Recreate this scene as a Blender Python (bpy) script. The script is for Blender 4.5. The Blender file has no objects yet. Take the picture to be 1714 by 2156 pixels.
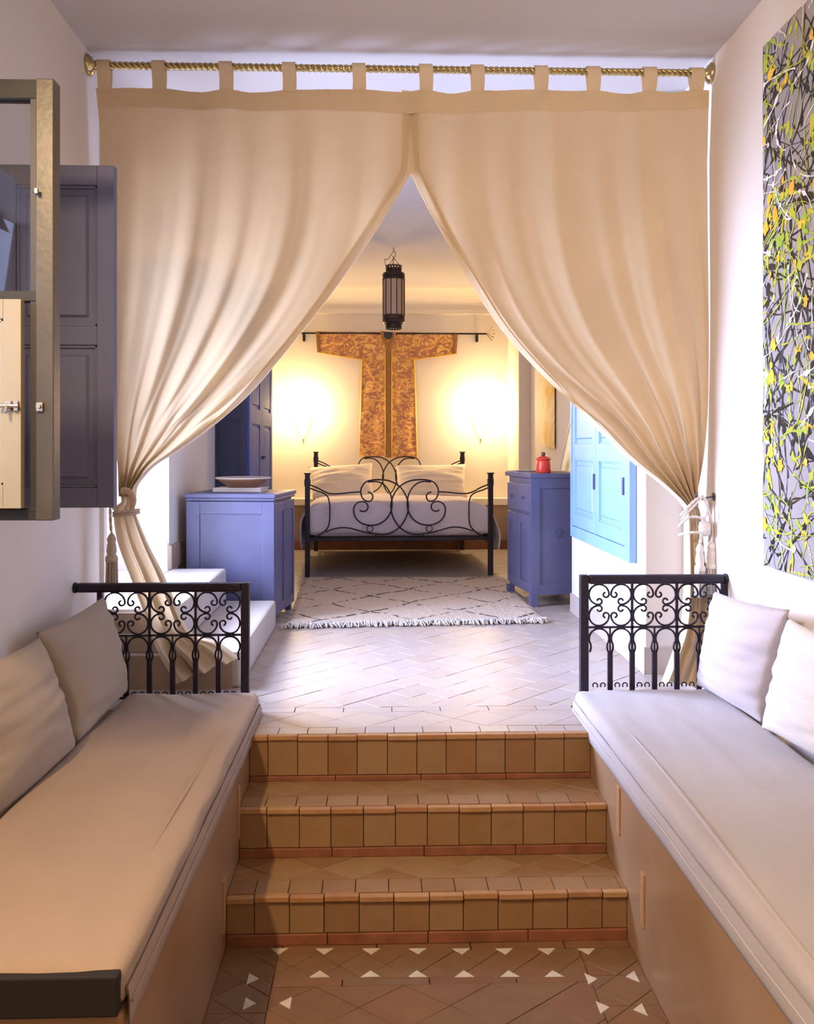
import bpy, bmesh, math, random
from math import sin, cos, pi, radians, atan, sqrt, atan2
from mathutils import Vector, Matrix, noise

random.seed(7)
C = bpy.context.scene.collection
SC = bpy.context.scene

# ------------------------------------------------------------------ camera
F = 1850.0; CX = 857.0; HY = 943.0; ZC = 1.08
TH = atan(57.0 / F)
cam_d = bpy.data.cameras.new('camera')
cam = bpy.data.objects.new('camera', cam_d); C.objects.link(cam)
cam.location = (0, 0, ZC); cam.rotation_euler = (pi / 2, 0, -TH)
cam_d.sensor_fit = 'HORIZONTAL'; cam_d.sensor_width = 36; cam_d.lens = 36 * F / 1714
cam_d.shift_y = -(1078 - HY) / 1714.0
cam_d.clip_start = 0.05
SC.camera = cam

# ------------------------------------------------------------------ view, world, lights
SC.view_settings.view_transform = 'Standard'; SC.view_settings.look = 'None'
SC.view_settings.gamma = 1; SC.view_settings.use_curve_mapping = False
SC.view_settings.exposure = -0.2
w = bpy.data.worlds.new('world'); SC.world = w; w.use_nodes = True
w.node_tree.nodes['Background'].inputs[0].default_value = (0.80, 0.84, 1.0, 1)
w.node_tree.nodes['Background'].inputs[1].default_value = 1.5

def area(name, loc, target, sx, sy, power, col, spread=180):
    l = bpy.data.lights.new(name, 'AREA'); l.shape = 'RECTANGLE'; l.size = sx; l.size_y = sy
    l.energy = power; l.color = col; l.spread = radians(spread)
    o = bpy.data.objects.new(name, l); C.objects.link(o); o.location = loc
    o.rotation_euler = (Vector(target) - Vector(loc)).to_track_quat('-Z', 'Y').to_euler()
    return o
DAY = (0.57, 0.66, 1.0); WARM = (1.0, 0.66, 0.32)
area('doorway_daylight', (-1.92, 4.46, 1.25), (1.4, 3.4, 0.15), 0.9, 1.7, 240, DAY, 120)
area('window_daylight', (-1.62, 1.55, 1.45), (0.5, 1.75, 1.15), 1.1, 1.1, 16, DAY)
area('wall_lamp_glow', (-1.13, 0.95, 2.22), (0.3, 0.95, 1.1), 0.7, 0.08, 105, (1.0, 0.68, 0.36))
area('near_room_fill', (0.2, -0.9, 2.5), (0.2, 3.0, 1.8), 0.5, 0.4, 9, (1.0, 0.70, 0.40))  # added warm fill from behind the camera, no actual lamp there

# ------------------------------------------------------------------ helpers
def P(px, py, Y=None, Z=None, X=None):
    u = (px - CX) / F; v = (HY - py) / F
    d = Vector((sin(TH) + u * cos(TH), cos(TH) - u * sin(TH), v))
    if Y is not None: t = Y / d.y
    elif Z is not None: t = (Z - ZC) / d.z
    else: t = X / d.x
    return Vector((0, 0, ZC)) + d * t

class MB:
    def __init__(s): s.v = []; s.f = []
    def add(s, vs, fs, M=None):
        n = len(s.v)
        for p in vs:
            p = Vector(p); s.v.append(tuple(M @ p if M else p))
        s.f += [tuple(i + n for i in f) for f in fs]
        return s
    def box(s, x0, x1, y0, y1, z0, z1, M=None):
        vs = [(x, y, z) for x in (x0, x1) for y in (y0, y1) for z in (z0, z1)]
        fs = [(0, 1, 3, 2), (4, 6, 7, 5), (0, 4, 5, 1), (2, 3, 7, 6), (0, 2, 6, 4), (1, 5, 7, 3)]
        return s.add(vs, fs, M)
    def tube(s, pts, r, n=8, M=None, closed=False, radii=None, flat=1.0, cap=True):
        pts = [Vector(p) for p in pts]; N = len(pts)
        up = None; vs = []
        for i in range(N):
            if closed: t = pts[(i + 1) % N] - pts[i - 1]
            else: t = pts[min(i + 1, N - 1)] - pts[max(i - 1, 0)]
            if t.length < 1e-9: t = Vector((0, 0, 1))
            t.normalize()
            if up is None:
                a = Vector((0, 1, 0)) if abs(t.y) < 0.9 else Vector((1, 0, 0))
                up = (a - t * a.dot(t)).normalized()
            else:
                up = up - t * up.dot(t)
                up = up.normalized() if up.length > 1e-6 else t.orthogonal().normalized()
            b = t.cross(up); rr = radii[i] if radii else r
            for k in range(n):
                a = 2 * pi * k / n
                vs.append(pts[i] + up * (cos(a) * rr * flat) + b * (sin(a) * rr))
        fs = []
        for i in range(N if closed else N - 1):
            j = (i + 1) % N
            for k in range(n):
                k2 = (k + 1) % n
                fs.append((i * n + k, i * n + k2, j * n + k2, j * n + k))
        if cap and not closed:
            fs.append(tuple(range(n - 1, -1, -1))); fs.append(tuple((N - 1) * n + k for k in range(n)))
        return s.add(vs, fs, M)
    def lathe(s, prof, n=24, M=None, a0=0, a1=2 * pi, cap=False):
        full = abs(a1 - a0 - 2 * pi) < 1e-6
        m = n if full else n + 1
        vs = [(r * cos(a0 + (a1 - a0) * k / n), r * sin(a0 + (a1 - a0) * k / n), z) for r, z in prof for k in range(m)]
        fs = []
        for i in range(len(prof) - 1):
            for k in range(n):
                k2 = (k + 1) % m
                fs.append((i * m + k, i * m + k2, (i + 1) * m + k2, (i + 1) * m + k))
        return s.add(vs, fs, M)
    def grid(s, fn, nu, nv, M=None):
        vs = [fn(i / nu, j / nv) for j in range(nv + 1) for i in range(nu + 1)]
        fs = [(j * (nu + 1) + i, j * (nu + 1) + i + 1, (j + 1) * (nu + 1) + i + 1, (j + 1) * (nu + 1) + i)
              for j in range(nv) for i in range(nu)]
        return s.add(vs, fs, M)
    def mesh(s, name, mat, smooth=False, bevel=0):
        me = bpy.data.meshes.new(name); me.from_pydata(s.v, [], s.f)
        bm = bmesh.new(); bm.from_mesh(me)
        bmesh.ops.recalc_face_normals(bm, faces=bm.faces)
        if bevel:
            es = [e for e in bm.edges if len(e.link_faces) == 2 and e.calc_face_angle(0) > 0.6]
            bmesh.ops.bevel(bm, geom=es, offset=bevel, segments=2, profile=0.5, affect='EDGES', clamp_overlap=True)
        bm.to_mesh(me); bm.free()
        if smooth:
            me.polygons.foreach_set('use_smooth', [True] * len(me.polygons))
        me.materials.append(mat)
        return me
    def build(s, name, mat, parent=None, smooth=False, bevel=0, **tags):
        o = bpy.data.objects.new(name, s.mesh(name, mat, smooth, bevel)); C.objects.link(o)
        if parent: o.parent = parent
        for k, v in tags.items(): o[k] = v
        return o

def tag(o, label, cat, group=None):
    o['label'] = label; o['category'] = cat
    if group: o['group'] = group
    return o
def thing(name, label, cat, loc=(0, 0, 0), rot=(0, 0, 0), group=None):
    o = bpy.data.objects.new(name, None); C.objects.link(o)
    o.empty_display_size = 0.05
    o.location = loc; o.rotation_euler = rot
    return tag(o, label, cat, group)
def struct(o): o['kind'] = 'structure'; return o
def local(o, p):   # world point -> local of an empty
    return Matrix.LocRotScale(o.location, o.rotation_euler, None).inverted() @ Vector(p)
def smoothpath(pts, k=6, closed=False):
    pts = [Vector(p) for p in pts]; n = len(pts); out = []
    rng = range(n) if closed else range(n - 1)
    for i in rng:
        if closed: a, b, c, d = pts[i - 1], pts[i], pts[(i + 1) % n], pts[(i + 2) % n]
        else: a, b, c, d = pts[max(i - 1, 0)], pts[i], pts[i + 1], pts[min(i + 2, n - 1)]
        for j in range(k):
            t = j / k
            out.append(0.5 * ((2 * b) + (c - a) * t + (2 * a - 5 * b + 4 * c - d) * t * t + (3 * b - a - 3 * c + d) * t ** 3))
    if not closed: out.append(pts[-1])
    return out
def interp(pts, t):  # polyline sampling by arc-length fraction
    L = [0]
    for i in range(1, len(pts)): L.append(L[-1] + (pts[i] - pts[i - 1]).length)
    d = t * L[-1]
    for i in range(1, len(pts)):
        if d <= L[i] + 1e-9:
            k = (d - L[i - 1]) / max(L[i] - L[i - 1], 1e-9); return pts[i - 1].lerp(pts[i], k)
    return pts[-1].copy()
def N3(x, y=0, z=0): return noise.noise(Vector((x, y, z)))

# ------------------------------------------------------------------ materials
def mat(name, col, rough=0.6, var=0.0, scale=6.0, bump=0.0, bscale=40.0, metal=0.0, col2=None, coat=0.0, sheen=0.0,
        transl=0.0, spec=0.5, wear=0.0, per=None, detail=4.0):
    m = bpy.data.materials.new(name); m.use_nodes = True; nt = m.node_tree; N = nt.nodes; L = nt.links
    b = N['Principled BSDF']; b.inputs['Roughness'].default_value = rough; b.inputs['Metallic'].default_value = metal
    b.inputs['Specular IOR Level'].default_value = spec
    b.inputs['Coat Weight'].default_value = coat; b.inputs['Sheen Weight'].default_value = sheen
    tc = N.new('ShaderNodeTexCoord')
    geo = N.new('ShaderNodeNewGeometry')
    src = geo.outputs['Position']
    c1 = (*col, 1); c2 = (*(col2 or tuple(min(1, c * (1 - var)) for c in col)), 1)
    out = None
    if var > 0 or col2:
        nz = N.new('ShaderNodeTexNoise'); nz.inputs['Scale'].default_value = scale; nz.inputs['Detail'].default_value = detail
        L.new(src, nz.inputs['Vector'])
        cr = N.new('ShaderNodeValToRGB'); cr.color_ramp.elements[0].position = 0.35; cr.color_ramp.elements[1].position = 0.65
        cr.color_ramp.elements[0].color = c2; cr.color_ramp.elements[1].color = c1
        L.new(nz.outputs['Fac'], cr.inputs['Fac']); out = cr.outputs['Color']
    if per:   # random hue per piece
        rnd = N.new('ShaderNodeObjectInfo').outputs['Random'] if per == 'object' else geo.outputs['Random Per Island']
        cr2 = N.new('ShaderNodeValToRGB'); els = PER_COLS[name]
        cr2.color_ramp.interpolation = 'LINEAR'
        while len(cr2.color_ramp.elements) < len(els): cr2.color_ramp.elements.new(0.5)
        for i, c in enumerate(els):
            cr2.color_ramp.elements[i].position = i / (len(els) - 1); cr2.color_ramp.elements[i].color = (*c, 1)
        L.new(rnd, cr2.inputs['Fac'])
        if out:
            mx = N.new('ShaderNodeMix'); mx.data_type = 'RGBA'; mx.blend_type = 'MIX'; mx.inputs[0].default_value = 0.5
            L.new(cr2.outputs['Color'], mx.inputs[6]); L.new(out, mx.inputs[7]); out = mx.outputs[2]
        else: out = cr2.outputs['Color']
    if out: L.new(out, b.inputs['Base Color'])
    else: b.inputs['Base Color'].default_value = c1
    if bump > 0:
        n2 = N.new('ShaderNodeTexNoise'); n2.inputs['Scale'].default_value = bscale; n2.inputs['Detail'].default_value = 5
        L.new(src, n2.inputs['Vector'])
        bp = N.new('ShaderNodeBump'); bp.inputs['Strength'].default_value = bump; bp.inputs['Distance'].default_value = 0.01
        L.new(n2.outputs['Fac'], bp.inputs['Height']); L.new(bp.outputs['Normal'], b.inputs['Normal'])
    if transl > 0:
        tr = N.new('ShaderNodeBsdfTranslucent'); ms = N.new('ShaderNodeMixShader'); ms.inputs[0].default_value = transl
        if out: L.new(out, tr.inputs['Color'])
        else: tr.inputs['Color'].default_value = c1
        L.new(b.outputs[0], ms.inputs[1]); L.new(tr.outputs[0], ms.inputs[2])
        L.new(ms.outputs[0], N['Material Output'].inputs['Surface'])
    return m
TERRA = [(0.20, 0.105, 0.045), (0.30, 0.18, 0.085), (0.26, 0.16, 0.095), (0.34, 0.225, 0.125), (0.22, 0.095, 0.045), (0.28, 0.19, 0.105)]
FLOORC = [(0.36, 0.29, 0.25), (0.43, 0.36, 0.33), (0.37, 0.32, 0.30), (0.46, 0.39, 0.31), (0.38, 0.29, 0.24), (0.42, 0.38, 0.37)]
NOSEC = [(0.30, 0.13, 0.06), (0.42, 0.24, 0.11), (0.34, 0.18, 0.10), (0.46, 0.30, 0.14)]
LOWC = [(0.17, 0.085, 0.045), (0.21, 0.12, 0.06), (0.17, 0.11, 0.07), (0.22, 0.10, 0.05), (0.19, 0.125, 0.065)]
PER_COLS = {'riser_tile': TERRA, 'floor_tile': FLOORC, 'floor_tile_far': FLOORC, 'nosing_tile': NOSEC, 'lower_tile': LOWC}
M = {}
M['wall'] = mat('lime_plaster', (0.70, 0.65, 0.61), 0.75, 0.05, 1.6, 0.12, 9)
M['wallfar'] = mat('warm_plaster', (0.82, 0.75, 0.64), 0.75, 0.05, 1.6, 0.12, 9)
M['ceil'] = mat('ceiling_plaster', (0.62, 0.60, 0.62), 0.8, 0.06, 1.2, 0.1, 7)
M['bench'] = mat('polished_plaster', (0.34, 0.225, 0.14), 0.28, 0.22, 2.2, 0.08, 10, col2=(0.27, 0.16, 0.085))
M['step'] = mat('pale_plaster', (0.50, 0.44, 0.40), 0.5, 0.1, 3, 0.15, 14)
M['dado'] = mat('tan_dado_plaster', (0.42, 0.30, 0.22), 0.5, 0.25, 3, 0.1, 12)
M['grout'] = mat('dark_grout', (0.23, 0.15, 0.09), 0.8, 0.3, 30)
M['grout2'] = mat('floor_grout', (0.27, 0.21, 0.17), 0.7, 0.3, 30)
M['riser'] = mat('riser_tile', TERRA[1], 0.45, 0.3, 14, 0.25, 30, per='object', col2=(0.26, 0.145, 0.06))
M['floor'] = mat('floor_tile', FLOORC[1], 0.42, 0.2, 9, 0.15, 22, per='object', col2=(0.36, 0.31, 0.28))
M['floorfar'] = mat('floor_tile_far', FLOORC[1], 0.42, 0.2, 9, 0.15, 22, per='island', col2=(0.36, 0.31, 0.28))
M['nose'] = mat('nosing_tile', NOSEC[1], 0.5, 0.3, 25, 0.3, 40, per='object', col2=(0.34, 0.18, 0.08))
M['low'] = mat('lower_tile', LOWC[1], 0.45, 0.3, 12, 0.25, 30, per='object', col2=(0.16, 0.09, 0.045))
M['skirt'] = mat('red_skirting', (0.27, 0.10, 0.05), 0.5, 0.3, 12, 0.2, 30)
M['white_tile'] = mat('white_triangle_tile', (0.62, 0.58, 0.50), 0.4, 0.15, 30)
M['blue'] = mat('blue_grey_paint', (0.095, 0.098, 0.195), 0.42, 0.12, 5, 0.06, 60)
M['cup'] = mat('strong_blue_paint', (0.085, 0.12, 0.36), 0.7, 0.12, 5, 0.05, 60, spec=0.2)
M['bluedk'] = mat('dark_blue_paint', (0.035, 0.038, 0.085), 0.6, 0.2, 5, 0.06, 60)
M['bluegrey'] = mat('grey_blue_shutter_paint', (0.135, 0.15, 0.275), 0.62, 0.12, 5, 0.06, 60)
M['sky'] = mat('light_blue_paint', (0.24, 0.42, 0.72), 0.4, 0.1, 5, 0.05, 60)
M['frame'] = mat('taupe_window_paint', (0.085, 0.072, 0.056), 0.4, 0.25, 6, 0.08, 50)
M['framedk'] = mat('dark_taupe_paint', (0.020, 0.019, 0.016), 0.6, 0.25, 6)
M['cream'] = mat('cream_shutter_paint', (0.36, 0.32, 0.23), 0.4, 0.08, 5)
M['gasket'] = mat('dark_hinge_gap', (0.03, 0.03, 0.035), 0.5)
M['iron'] = mat('wrought_iron', (0.024, 0.018, 0.034), 0.42, 0.3, 30, 0.2, 90, metal=0.35)
M['brass'] = mat('brass', (0.66, 0.54, 0.27), 0.22, 0.2, 20, metal=1.0)
M['steel'] = mat('bolt_metal', (0.45, 0.42, 0.38), 0.35, metal=1.0)
M['linen'] = mat('curtain_linen', (0.72, 0.57, 0.37), 0.9, 0.07, 3, 0.25, 260, transl=0.2, sheen=0.2)
M['linen2'] = mat('curtain_header_linen', (0.80, 0.66, 0.46), 0.9, 0.06, 8, 0.3, 200, transl=0.14, sheen=0.2)
M['seat'] = mat('beige_seat_cotton', (0.34, 0.25, 0.19), 0.9, 0.08, 4, 0.2, 300, sheen=0.2)
M['seat2'] = mat('pale_seat_cotton', (0.40, 0.375, 0.40), 0.9, 0.08, 4, 0.2, 300, sheen=0.2)
M['cushion'] = mat('stone_cushion_cotton', (0.35, 0.29, 0.235), 0.9, 0.06, 4, 0.25, 240, sheen=0.2)
M['cushionl'] = mat('lilac_cushion_cotton', (0.50, 0.45, 0.47), 0.9, 0.05, 4, 0.25, 240, sheen=0.2)
M['cushionw'] = mat('white_cushion_cotton', (0.72, 0.70, 0.69), 0.9, 0.05, 4, 0.25, 240, sheen=0.2)
M['duvet'] = mat('white_bed_cotton', (0.66, 0.58, 0.60), 0.9, 0.08, 5, 0.3, 30, sheen=0.2)
M['pillow'] = mat('ivory_pillow_cotton', (0.80, 0.70, 0.58), 0.9, 0.05, 5, 0.3, 30)
M['slat'] = mat('dark_bed_wood', (0.03, 0.02, 0.018), 0.7)
M['pic'] = mat('grey_canvas', (0.30, 0.30, 0.36), 0.6, 0.12, 3, 0.15, 120, col2=(0.36, 0.33, 0.33))
M['pblack'] = mat('black_drip_paint', (0.012, 0.012, 0.015), 0.3)
M['pyel'] = mat('yellow_green_drip_paint', (0.60, 0.56, 0.05), 0.35, 0.3, 12, col2=(0.30, 0.50, 0.06))
M['pwhite'] = mat('white_drip_paint', (0.85, 0.85, 0.85), 0.35)
M['porange'] = mat('orange_drip_paint', (0.85, 0.42, 0.04), 0.35, 0.3, 10, col2=(0.85, 0.62, 0.05))
M['glassl'] = mat('milky_lantern_glass', (0.72, 0.52, 0.32), 0.3, transl=0.4)
M['lmetal'] = mat('dark_pierced_metal', (0.05, 0.03, 0.025), 0.45, metal=0.6)
M['clay'] = mat('terracotta_bowl_clay', (0.36, 0.17, 0.09), 0.5, 0.3, 12)
M['rim'] = mat('pale_bowl_rim', (0.60, 0.52, 0.47), 0.5)
M['paper'] = mat('white_paper', (0.75, 0.72, 0.70), 0.7)
M['red'] = mat('red_enamel', (0.72, 0.06, 0.03), 0.28)
M['knob'] = mat('dark_wood_knob', (0.10, 0.06, 0.04), 0.4)
M['gilt'] = mat('picture_frame_grey', (0.25, 0.22, 0.2), 0.4)
M['matboard'] = mat('cream_print', (0.80, 0.74, 0.52), 0.5, 0.2, 9, col2=(0.62, 0.50, 0.22))
M['yellowart'] = mat('yellow_paper_hanging', (0.92, 0.78, 0.45), 0.7, 0.3, 6, 0.4, 40, col2=(0.85, 0.52, 0.08))
M['rope'] = mat('ivory_rope', (0.74, 0.70, 0.66), 0.8, 0.15, 60, 0.4, 150)
M['ropel'] = mat('beige_rope', (0.52, 0.42, 0.32), 0.8, 0.15, 60, 0.4, 150)
M['gold'] = mat('gold_edging', (0.85, 0.55, 0.10), 0.3, metal=0.6)
M['placket'] = mat('brown_braid', (0.36, 0.17, 0.04), 0.6, 0.3, 60, 0.4, 120)
M['endblack'] = mat('near_black_end', (0.010, 0.008, 0.008), 0.8)
M['cord'] = mat('grey_book_cloth', (0.33, 0.30, 0.31), 0.6)
M['niche'] = mat('outdoor_white_wall', (0.85, 0.85, 0.88), 0.8)
M['pot'] = mat('metal_hook', (0.10, 0.10, 0.12), 0.35, metal=0.8)

def kaftan_mat():
    m = bpy.data.materials.new('kaftan_brocade'); m.use_nodes = True; nt = m.node_tree; N = nt.nodes; L = nt.links
    b = N['Principled BSDF']; b.inputs['Roughness'].default_value = 0.45
    tc = N.new('ShaderNodeTexCoord')
    mp = N.new('ShaderNodeMapping'); mp.inputs['Scale'].default_value = (1, 1, 1.4); L.new(tc.outputs['Object'], mp.inputs['Vector'])
    n1 = N.new('ShaderNodeTexNoise'); n1.inputs['Scale'].default_value = 14; n1.inputs['Detail'].default_value = 3; n1.inputs['Distortion'].default_value = 1.6
    L.new(mp.outputs[0], n1.inputs['Vector'])
    cr = N.new('ShaderNodeValToRGB'); e = cr.color_ramp.elements
    e[0].position = 0.36; e[0].color = (0.42, 0.19, 0.11, 1); e[1].position = 0.66; e[1].color = (0.88, 0.55, 0.17, 1)
    x = e.new(0.45); x.color = (0.50, 0.20, 0.07, 1); x = e.new(0.53); x.color = (0.76, 0.40, 0.10, 1)
    L.new(n1.outputs['Fac'], cr.inputs['Fac']); L.new(cr.outputs[0], b.inputs['Base Color'])
    return m
M['kaftan'] = kaftan_mat()

def rug_mat():
    m = bpy.data.materials.new('berber_wool'); m.use_nodes = True; nt = m.node_tree; N = nt.nodes; L = nt.links
    b = N['Principled BSDF']; b.inputs['Roughness'].default_value = 0.95
    tc = N.new('ShaderNodeTexCoord'); nz = N.new('ShaderNodeTexNoise'); nz.inputs['Scale'].default_value = 2.2; nz.inputs['Detail'].default_value = 2
    L.new(tc.outputs['Object'], nz.inputs['Vector'])
    sub = N.new('ShaderNodeVectorMath'); sub.operation = 'SUBTRACT'; sub.inputs[1].default_value = (0.5, 0.5, 0.5); L.new(nz.outputs['Color'], sub.inputs[0])
    sc = N.new('ShaderNodeVectorMath'); sc.operation = 'SCALE'; sc.inputs['Scale'].default_value = 0.16; L.new(sub.outputs[0], sc.inputs[0])
    ad = N.new('ShaderNodeVectorMath'); ad.operation = 'ADD'; L.new(tc.outputs['Object'], ad.inputs[0]); L.new(sc.outputs[0], ad.inputs[1])
    sp = N.new('ShaderNodeSeparateXYZ'); L.new(ad.outputs[0], sp.inputs[0])
    def mth(op, a, c=None):
        n = N.new('ShaderNodeMath'); n.operation = op
        for i, q in enumerate((a, c)):
            if q is None: continue
            if isinstance(q, (int, float)): n.inputs[i].default_value = q
            else: L.new(q, n.inputs[i])
        return n.outputs[0]
    X = mth('MULTIPLY', sp.outputs[0], 1.75); Y = mth('MULTIPLY', sp.outputs[1], 1.7)
    def line(s):
        f = mth('FRACT', s); return mth('ABSOLUTE', mth('SUBTRACT', f, 0.5))
    a = line(mth('ADD', X, Y)); c = line(mth('SUBTRACT', X, Y))
    mn = mth('MINIMUM', a, c)
    ln = mth('LESS_THAN', mn, 0.028)
    n2 = N.new('ShaderNodeTexNoise'); n2.inputs['Scale'].default_value = 16; L.new(tc.outputs['Object'], n2.inputs['Vector'])
    br = mth('GREATER_THAN', n2.outputs['Fac'], 0.47)
    fac = mth('MULTIPLY', mth('MULTIPLY', ln, br), 0.9)
    mx = N.new('ShaderNodeMix'); mx.data_type = 'RGBA'; L.new(fac, mx.inputs[0])
    mx.inputs[6].default_value = (0.62, 0.50, 0.40, 1); mx.inputs[7].default_value = (0.03, 0.025, 0.03, 1)
    L.new(mx.outputs[2], b.inputs['Base Color'])
    n3 = N.new('ShaderNodeTexNoise'); n3.inputs['Scale'].default_value = 70; n3.inputs['Detail'].default_value = 4; L.new(tc.outputs['Object'], n3.inputs['Vector'])
    bp = N.new('ShaderNodeBump'); bp.inputs['Strength'].default_value = 0.8; bp.inputs['Distance'].default_value = 0.012
    L.new(n3.outputs['Fac'], bp.inputs['Height']); L.new(bp.outputs['Normal'], b.inputs['Normal'])
    return m
M['rug'] = rug_mat()
M['tuft'] = mat('wool_tufts', (0.60, 0.55, 0.50), 0.95, 0.2, 30)

def glass_mat():
    m = bpy.data.materials.new('window_glass'); m.use_nodes = True; nt = m.node_tree; N = nt.nodes; L = nt.links
    g = N.new('ShaderNodeBsdfGlossy'); g.inputs['Roughness'].default_value = 0.02; g.inputs['Color'].default_value = (0.9, 0.92, 1, 1)
    t = N.new('ShaderNodeBsdfTransparent'); t.inputs['Color'].default_value = (0.9, 0.92, 0.95, 1)
    mx = N.new('ShaderNodeMixShader'); fr = N.new('ShaderNodeFresnel'); fr.inputs['IOR'].default_value = 1.5
    L.new(fr.outputs[0], mx.inputs[0])
    L.new(t.outputs[0], mx.inputs[1]); L.new(g.outputs[0], mx.inputs[2]); L.new(mx.outputs[0], N['Material Output'].inputs['Surface'])
    return m
M['glass'] = glass_mat()

def emis(name, col, s):
    m = bpy.data.materials.new(name); m.use_nodes = True; b = m.node_tree.nodes['Principled BSDF']
    b.inputs['Base Color'].default_value = (*col, 1); b.inputs['Emission Color'].default_value = (*col, 1); b.inputs['Emission Strength'].default_value = s
    return m
M['glow'] = emis('lit_lampshade', (1.0, 0.82, 0.52), 2.6)

# ------------------------------------------------------------------ SETTING
XL, XR = -1.25, 1.45        # near room
YC = 3.8                    # curtain plane
YJ = 4.16                   # jamb plane
XRF = 1.27                  # right wall between jamb and corner
YB = 9.45; ZT = 2.78; ZL = -0.51
BL, BR = -0.49, 0.80        # inner faces of the benches
YN = (3.32, 3.08, 2.82); ZS = (0.0, -0.175, -0.35)

struct(MB().box(-1.9, 1.9, -1.6, YN[2], ZL - 0.12, ZL - 0.012).build('floor', M['grout']))
# upper floor slab
struct(MB().box(BL, BR, YN[0] + 0.012, 3.66, -0.5, -0.012).box(XL - 0.5, 1.9, 3.66, YB + 0.2, -0.3, -0.012).build('floor_upper', M['grout2']))
floor_low = [o for o in C.objects if o.name == 'floor'][0]; floor_up = C.objects['floor_upper']
struct(MB().box(-2.2, 2.2, -1.7, YB + 0.3, ZT, ZT + 0.15).build('ceiling', M['ceil']))
# left wall with near window opening and the far doorway
WY0, WY1, WZ0, WZ1 = 0.95, 2.22, 0.90, 2.0
DY0, DY1 = 4.0, 5.25
wl = MB()
wl.box(XL - 0.45, XL, -1.6, WY0, ZL, ZT).box(XL - 0.45, XL, WY1, DY0, ZL, ZT)
wl.box(XL - 0.45, XL, WY0, WY1, ZL, WZ0).box(XL - 0.45, XL, WY0, WY1, WZ1, ZT)
wl.box(XL - 0.45, XL, DY0, DY1, 2.35, ZT).box(XL - 0.45, XL, DY0, DY1, -0.3, 0.355).box(XL - 0.45, XL, DY1, YB, -0.3, ZT)
struct(wl.build('wall_left', M['wall'], bevel=0.0))
wr = MB()
wr.box(XR, XR + 0.3, -1.6, YJ, ZL, ZT).box(XRF, XR + 0.3, YJ, 5.78, -0.3, ZT).box(1.5, 1.75, 5.78, YB, -0.3, ZT)
struct(wr.build('wall_right', M['wall']))
struct(MB().box(-2.0, 2.0, -1.75, -1.6, ZL, ZT).build('wall_behind', M['wall']))
struct(MB().box(XL - 0.5, 1.75, YB, YB + 0.2, -0.3, ZT).build('wall_back', M['wallfar']))
# pilaster at back right
struct(MB().box(1.38, 1.5, 8.7, YB, 0, ZT).build('trim_1', M['wallfar']))
struct(MB().box(XL, XL + 0.09, 8.9, YB, 0, ZT).build('trim_4', M['wallfar']))
# cornice on the back wall
cm = MB()
prof = [(YB, 2.52), (YB - 0.05, 2.52), (YB - 0.05, 2.56), (YB - 0.035, 2.57)] + [(YB - 0.035 - 0.20 * (1 - cos(a * pi / 16)), 2.57 + 0.19 * sin(a * pi / 16)) for a in range(1, 9)] + [(YB - 0.26, 2.78), (YB, 2.78)]
n = len(prof)
cm.add([(XL + 0.09, y, z) for y, z in prof] + [(1.38, y, z) for y, z in prof], [(i, (i + 1) % n, (i + 1) % n + n, i + n) for i in range(n)] + [tuple(range(n)), tuple(range(2 * n - 1, n - 1, -1))])
struct(cm.build('trim_2', M['wallfar']))
# dado ledge along back wall with skirting
struct(MB().box(XL + 0.09, 1.38, YB - 0.10, YB, 0.09, 0.47).build('trim_3', M['dado']))
struct(MB().box(XL + 0.09, 1.38, YB - 0.14, YB, 0.47, 0.545).build('trim_5', M['wallfar'], bevel=0.008))
struct(MB().box(XL + 0.09, 1.38, YB - 0.115, YB, 0, 0.09).build('baseboard_back', M['skirt']))
struct(MB().box(XL, XL + 0.015, DY1 + 0.0, 6.7, 0.36, 0.50).build('baseboard_left', M['dado']))
struct(MB().box(XRF - 0.012, XRF, YJ, 5.78, 0, 0.12).box(XRF - 0.012, 1.43, YJ - 0.012, YJ, 0, 0.13).build('baseboard_right', M['step']))
# jamb block on left behind the curtain, lower dado tile in doorway
struct(MB().box(XL - 0.02, XL + 0.02, YJ - 0.2, YJ - 0.16, 0.36, ZT).build('trim_6', M['wall']))
o = MB(); o.box(XL - 0.45, XL - 0.005, DY1 - 0.012, DY1, 0.355, 0.52)
struct(o.build('trim_7', M['step']))
# benches
bl = struct(MB().box(XL, BL, 1.70, 3.66, ZL - 0.1, -0.002).build('bench_left', M['bench'], bevel=0.012))
br = struct(MB().box(BR, XR, 0.3, 3.66, ZL - 0.1, -0.002).build('bench_right', M['bench'], bevel=0.012))
# little tile strips let into the bench faces beside the steps
for xf, s, lst, par in ((BR, -1, ((1304, 1655, 1755), (1355, 1838, 1950)), br), (BL, 1, ((501, 1655, 1765), (470, 1850, 1962)), bl)):
    for px, y0, y1 in lst:
        a = P(px, y0, X=xf); b_ = P(px, y1, X=xf)
        MB().box(xf - 0.004 if s > 0 else xf - 0.006, xf + 0.006 if s > 0 else xf + 0.004, a.y - 0.016, a.y + 0.016, b_.z, a.z).build('tile_strip', M['nose'], par, bevel=0.002)

# --- stair core
st = struct(MB().box(BL, BR, YN[1] + 0.012, YN[0] + 0.012, ZL, ZS[1] - 0.012).box(BL, BR, YN[2] + 0.012, YN[1] + 0.012, ZL, ZS[2] - 0.012).box(BL, BR, YN[2], YN[2] + 0.012, ZL - 0.1, ZL).build('stairs', M['grout']))

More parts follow.
